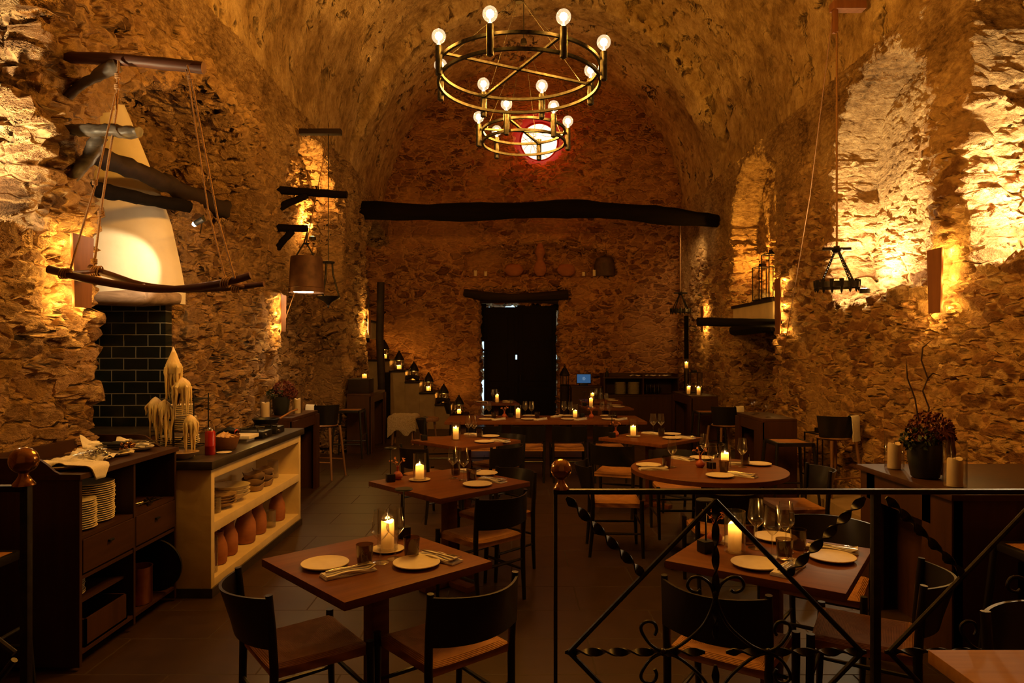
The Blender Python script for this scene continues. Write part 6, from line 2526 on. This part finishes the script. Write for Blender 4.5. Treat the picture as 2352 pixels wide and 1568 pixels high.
for k in range(20):
    for e in (0, 20):
        bm.faces.new((g[k][e], g[k + 1][e], g2[k + 1][e], g2[k][e]))
        bm.faces.new((g[e][k], g2[e][k], g2[e][k + 1], g[e][k + 1]))
tag(obj('sheepskin', bm, 'fleece'), 'pale sheepskin draped over the low bench by the back steps', 'sheepskin').location = (-2.00, 12.6, 0)
bm = nb()
tube(bm, [(-2.44, 13.4, 0), (-2.44, 13.4, 1.30)], 0.055, 12, True, 0.1)
tag(obj('short_post', bm, 'beam'), 'short black post between the far left counter and the back steps', 'post')

# tall framed lanterns
def build_tall():
    t = thing('framed_lantern', 'lantern', 'lantern')
    w, h = 0.13, 0.60
    bm = nb()
    box(bm, (0, 0, 0.012), (2 * w, 2 * w, 0.024), None, 0.003)
    obj('base', bm, 'blackm', t, ang=30)
    for sx_ in (-1, 1):
        for sy in (-1, 1):
            bm = nb()
            box(bm, (sx_ * (w - 0.008), sy * (w - 0.008), h / 2), (0.012, 0.012, h))
            obj('post', bm, 'blackm', t, smooth_=False)
    bm = nb()
    for s in (-1, 1):
        box(bm, (s * (w - 0.008), 0, h), (0.012, 2 * w, 0.012))
        box(bm, (0, s * (w - 0.008), h), (2 * w, 0.012, 0.012))
    box(bm, (0, 0, h + 0.004), (2 * w, 0.02, 0.006))
    box(bm, (0, 0, h + 0.035), (0.09, 0.09, 0.06), None, 0.004)
    obj('lid', bm, 'blackm', t, smooth_=False)
    bm = nb()
    for s in (-1, 1):
        box(bm, (s * (w - 0.008), 0, h / 2), (0.002, 2 * w - 0.03, h - 0.03))
        box(bm, (0, s * (w - 0.008), h / 2), (2 * w - 0.03, 0.002, h - 0.03))
    obj('glass_panes', bm, 'glass', t, smooth_=False)
    return t


TALL = Proto(build_tall())
TG = 'tall black framed glass lanterns'
TALL.put((3.70, 8.20, 0.127), 0.2, 'tall black framed lantern on the floor by the right wall', TG)
TALL.put((4.02, 10.52, 2.512), 0.1, 'tall black framed lantern on the white canopy, taller of the two', TG, (1.0, 1.0, 1.15))
TALL.put((4.01, 10.92, 2.512), 0.1, 'tall black framed lantern on the white canopy, shorter of the two', TG, (0.95, 0.95, 0.90))
TALL.put((3.36, 12.6, 0.95), 0.1, 'black framed lantern on the far right standing counter', TG, (0.9, 0.9, 0.62))
TALL.put((-3.05, 14.05, 2.352), 0.1, 'framed glass lantern on the plastered shelf in the far left bay', TG, (0.75, 0.75, 1.15))
candle(-3.05, 14.05, 2.378, 'candle in the framed lantern on the plastered shelf', h=0.7, w=1.2, e=3)
UNLIT.put((3.70, 8.20, 0.153), 0, 'unlit pale candle in the framed lantern on the floor', 'unlit candles', (1.6, 1.6, 0.9))

# candles on the far right counter
for i, (x, y, lab) in enumerate(((3.13, 12.1, 'left'), (3.24, 11.85, 'right'))):
    HOLD.put((x, y, 0.95), 0, 'glass cylinder round the %s candle on the far right counter' % lab, 'glass candle cylinders', (1.1, 1.1, 0.95))
    candle(x, y, 0.956, 'burning candle on the far right counter, %s of the low pair' % lab, h=1.1)
t = thing('tall_candlestick', 'tall dark candlestick on the far right counter', 'candlestick', (3.17, 12.4, 0.95))
bm = nb()
lathe(bm, [(0, 0), (0.07, 0), (0.07, 0.02), (0.025, 0.05), (0.022, 0.35), (0.03, 0.40), (0.05, 0.44), (0.05, 0.45), (0, 0.45)], seg=20)
obj('stem', bm, 'darkwood', t)
HOLD.put((3.17, 12.4, 1.40), 0, 'glass cylinder on top of the tall candlestick', 'glass candle cylinders', (0.95, 0.95, 0.9))
candle(3.17, 12.4, 1.406, 'burning candle on top of the tall candlestick', h=0.9)
bm = nb()
p = W(1586, 722, 12.9)
tube(bm, [(p.x, 13.2, 0), (p.x, 13.2, 2.40)], 0.045, 10, True, 0.12)
tag(obj('dark_post', bm, 'beam'), 'slim black post behind the far right counter', 'post')
# sconce shelf candle in the right hearth
t = thing('candle_bracket', 'small dark wall bracket in the right hearth cavity', 'bracket', (4.12, 10.55, 1.38))
bm = nb()
lathe(bm, [(0, -0.28), (0.03, -0.25), (0.04, -0.06), (0.085, -0.02), (0.085, 0.0), (0, 0.0)], seg=16)
box(bm, (0.2, 0, -0.1), (0.4, 0.05, 0.06), None, 0.006)
obj('bracket_arm', bm, 'darkwood', t)
HOLD.put((4.12, 10.55, 1.38), 0, 'empty looking glass cylinder on the bracket in the right hearth', 'glass candle cylinders', (1.15, 1.15, 1.2))
UNLIT.put((4.12, 10.55, 1.386), 0, 'unlit pale candle on the bracket in the right hearth', 'unlit candles', (1.25, 1.25, 0.75))
# coupe glasses on the middle right counter
bm = nb()
lathe(bm, [(0, 0), (0.035, 0), (0.036, 0.002), (0.006, 0.006), (0.0045, 0.09), (0.02, 0.10), (0.055, 0.125), (0.062, 0.145), (0.060, 0.145), (0.05, 0.125), (0, 0.10)], seg=24)
CP = Proto(tag(obj('coupe_glass', bm, 'glass'), 'coupe', 'glass'))
for (x, y, w) in ((3.02, 8.05, 'nearest'), (2.98, 8.40, 'middle'), (3.08, 8.60, 'farthest')):
    CP.put((x, y, 0.93), 0, 'shallow coupe glass, %s on the middle right counter' % w, 'coupe glasses')

# ------------------------------------------------------------------ back shelf unit, till
t = thing('shelf_unit', 'dark open shelf unit with plate stacks against the back wall', 'shelf unit', (2.86, 15.2, 0))
bm = nb()
bx(bm, -0.85, 0.80, -0.25, 0.35, 0.0, 0.74)
for x in (-0.85, 0.0, 0.77):
    bx(bm, x, x + 0.03, -0.25, 0.35, 0.74, 1.22)
bx(bm, -0.85, 0.80, 0.33, 0.35, 0.74, 1.22)
obj('carcass', bm, 'bar', t, smooth_=False)
bm = nb()
bx(bm, -0.87, 0.82, -0.27, 0.36, 1.12, 1.15)
bx(bm, -0.87, 0.82, 0.34, 0.36, 1.15, 1.22)
bx(bm, -0.87, 0.82, -0.27, 0.36, 0.74, 0.765)
obj('shelf', bm, 'bar', t, smooth_=False)
plate_stack(2.40, 15.15, 0.766, 17, 1.15, 'cream plate in the left stack of the back shelf unit', 'left plate stack in the back shelf unit', 0.0155)
plate_stack(2.70, 15.15, 0.766, 17, 1.2, 'cream plate in the right stack of the back shelf unit', 'right plate stack in the back shelf unit', 0.0155)
ob = None
for k in range(4):
    loc = (2.98 + 0.09 * k, 15.12, 0.766)
    lab = 'dark bottle, %s in the row on the back shelf unit' % ('first', 'second', 'third', 'fourth')[k]
    if ob is None:
        ob = lathe_thing('dark_bottle', [(0, 0), (0.032, 0), (0.034, 0.01), (0.034, 0.14), (0.014, 0.19), (0.013, 0.24), (0, 0.24)], 'bottle', loc, lab, 'bottle', 'dark bottles on the back shelf unit')
    else:
        dup(ob, loc, 0, lab)
for k, (x, w) in enumerate(((2.72, 'left'), (3.08, 'middle'), (3.38, 'right'))):
    bm = nb()
    cloth(bm, 0.24, 0.2, 8, 8, lambda u, v: 0.022 + 0.012 * sin(u * 4 + k) * cos(v * 3) + 0.01 * (1 - abs(u)))
    tag(obj('linen_bundle', bm, 'linen', ang=70), 'linen bundle on top of the back shelf unit, %s of three' % w, 'cloth', 'linens on the back shelf unit').location = (x, 15.1, 1.152)
lathe_thing('soap_bottle', [(0, 0), (0.035, 0), (0.035, 0.10), (0.012, 0.13), (0.010, 0.17), (0.04, 0.18), (0, 0.19)], 'blackm', (2.10, 15.1, 1.152), 'small black pump bottle on the left end of the back shelf unit', 'bottle')
t = thing('service_cabinet', 'dark low cabinet carrying the till against the back wall', 'cabinet', (1.60, 15.3, 0))
bm = nb()
bx(bm, -0.28, 0.36, -0.25, 0.30, 0.0, 0.92)
obj('carcass', bm, 'bar', t, smooth_=False)
bm = nb()
bx(bm, -0.30, 0.38, -0.27, 0.31, 0.92, 0.95)
obj('top', bm, 'bar', t, smooth_=False)
t = thing('till_screen', 'small till screen glowing blue on the low cabinet', 'screen', (1.60, 15.2, 0.95))
bm = nb()
box(bm, (0, 0.02, 0.155), (0.33, 0.03, 0.225), None, 0.004)
box(bm, (0, 0.06, 0.03), (0.18, 0.16, 0.06), None, 0.006)
obj('casing', bm, 'blackm', t, ang=30)
bm = nb()
box(bm, (0, 0.003, 0.157), (0.30, 0.003, 0.19))
s = obj('display', bm, 'screen', t, smooth_=False)
bm = nb()
for k in range(6):
    a = pi / 3 * k
    tube(bm, [(0.035 * cos(a), 0.0, 0.157 + 0.035 * sin(a)), (0.035 * cos(a + pi / 3), 0.0, 0.157 + 0.035 * sin(a + pi / 3))], 0.004, 6)
box(bm, (0, 0, 0.157), (0.02, 0.002, 0.045))
obj('screen_symbol', bm, 'screen_mark', t)
p = Vector((1.18, 15.3, 0.0))
bm = nb()
tube(bm, [p, p + Vector((0, 0, 0.95))], 0.10, 12)
tag(obj('log_stand', bm, 'darkwood'), 'dark stump carrying an unlit lantern right of the door', 'stand')
LANT.put((1.18, 15.3, 0.95), 0.39, 'unlit iron lantern with pointed roof to the right of the door', 'iron lanterns on the steps')

# pottery in the niche above the door
NZ = 3.48
for (x, prof, s, lab, nm) in ((0.05, BOWL, 2.6, 'large clay bowl left in the niche above the door', 'clay_bowl'), (1.27, BOWL, 2.8, 'large clay bowl right in the niche above the door', 'clay_bowl')):
    lathe_thing(nm, [(0, 0), (0.05, 0), (0.085, 0.03), (0.10, 0.06), (0.085, 0.10), (0.06, 0.12), (0.05, 0.12), (0, 0.08)], 'terra', (x, 16.0, NZ), lab, 'bowl', 'clay bowls in the niche', scale=(2.2, 1.4, 2.2))
lathe_thing('clay_urn', [(0, 0), (0.06, 0), (0.11, 0.08), (0.12, 0.2), (0.08, 0.32), (0.05, 0.38), (0.06, 0.44), (0.10, 0.55), (0.08, 0.62), (0.05, 0.75), (0, 0.78)], 'terra', (0.66, 16.0, NZ), 'tall clay urn in the middle of the niche above the door', 'urn', scale=(1.25, 1.1, 1.0))
for (x, h, lab) in ((-0.86, 1.1, 'outermost left'), (-0.62, 0.9, 'inner left'), (1.68, 0.8, 'inner right'), (1.93, 1.2, 'outermost right')):
    UNLIT.put((x, 16.02, NZ), 0, 'unlit ivory candle, %s in the niche above the door' % lab, 'unlit candles', (1.2, 1.2, h))
bm = nb()
lathe(bm, [(0, 0), (0.24, 0), (0.25, 0.25), (0.20, 0.42), (0, 0.50)], seg=20)
tag(obj('dark_crock', bm, 'darkclay'), 'dark domed crock at the right end of the niche', 'crock').location = (2.18, 16.1, NZ)

# ------------------------------------------------------------------ right sideboard
t = thing('sideboard', 'long dark oak sideboard along the right wall behind the railing', 'sideboard', (0, 0, 0))
bm = nb()
bx(bm, 2.37, 3.86, 3.68, 4.70, 0.895, 0.93, 0.004)
obj('top', bm, 'bar', t, ang=30)
bm = nb()
bx(bm, 2.40, 3.84, 4.62, 4.68, 0, 0.895)
obj('end_panel', bm, 'bar', t, smooth_=False)
bm = nb()
bx(bm, 2.40, 2.75, 3.71, 3.80, 0, 0.895)
bx(bm, 3.5, 3.84, 3.71, 3.80, 0, 0.895)
bx(bm, 2.75, 3.5, 3.74, 3.80, 0.55, 0.895)
obj('end_panel', bm, 'bar', t, smooth_=False)
bm = nb()
bx(bm, 2.39, 2.45, 3.71, 3.98, 0, 0.895)
bx(bm, 2.39, 2.45, 4.50, 4.68, 0, 0.895)
bx(bm, 2.39, 2.45, 3.9, 4.6, 0.72, 0.895)
bx(bm, 2.55, 2.57, 3.8, 4.62, 0, 0.895)
obj('front_frame', bm, 'bar', t, smooth_=False)

# red light added in front of the round window to redden the wall
point((0.65, 15.75, 6.60), 14.0, (1.0, 0.07, 0.01), 0.2)
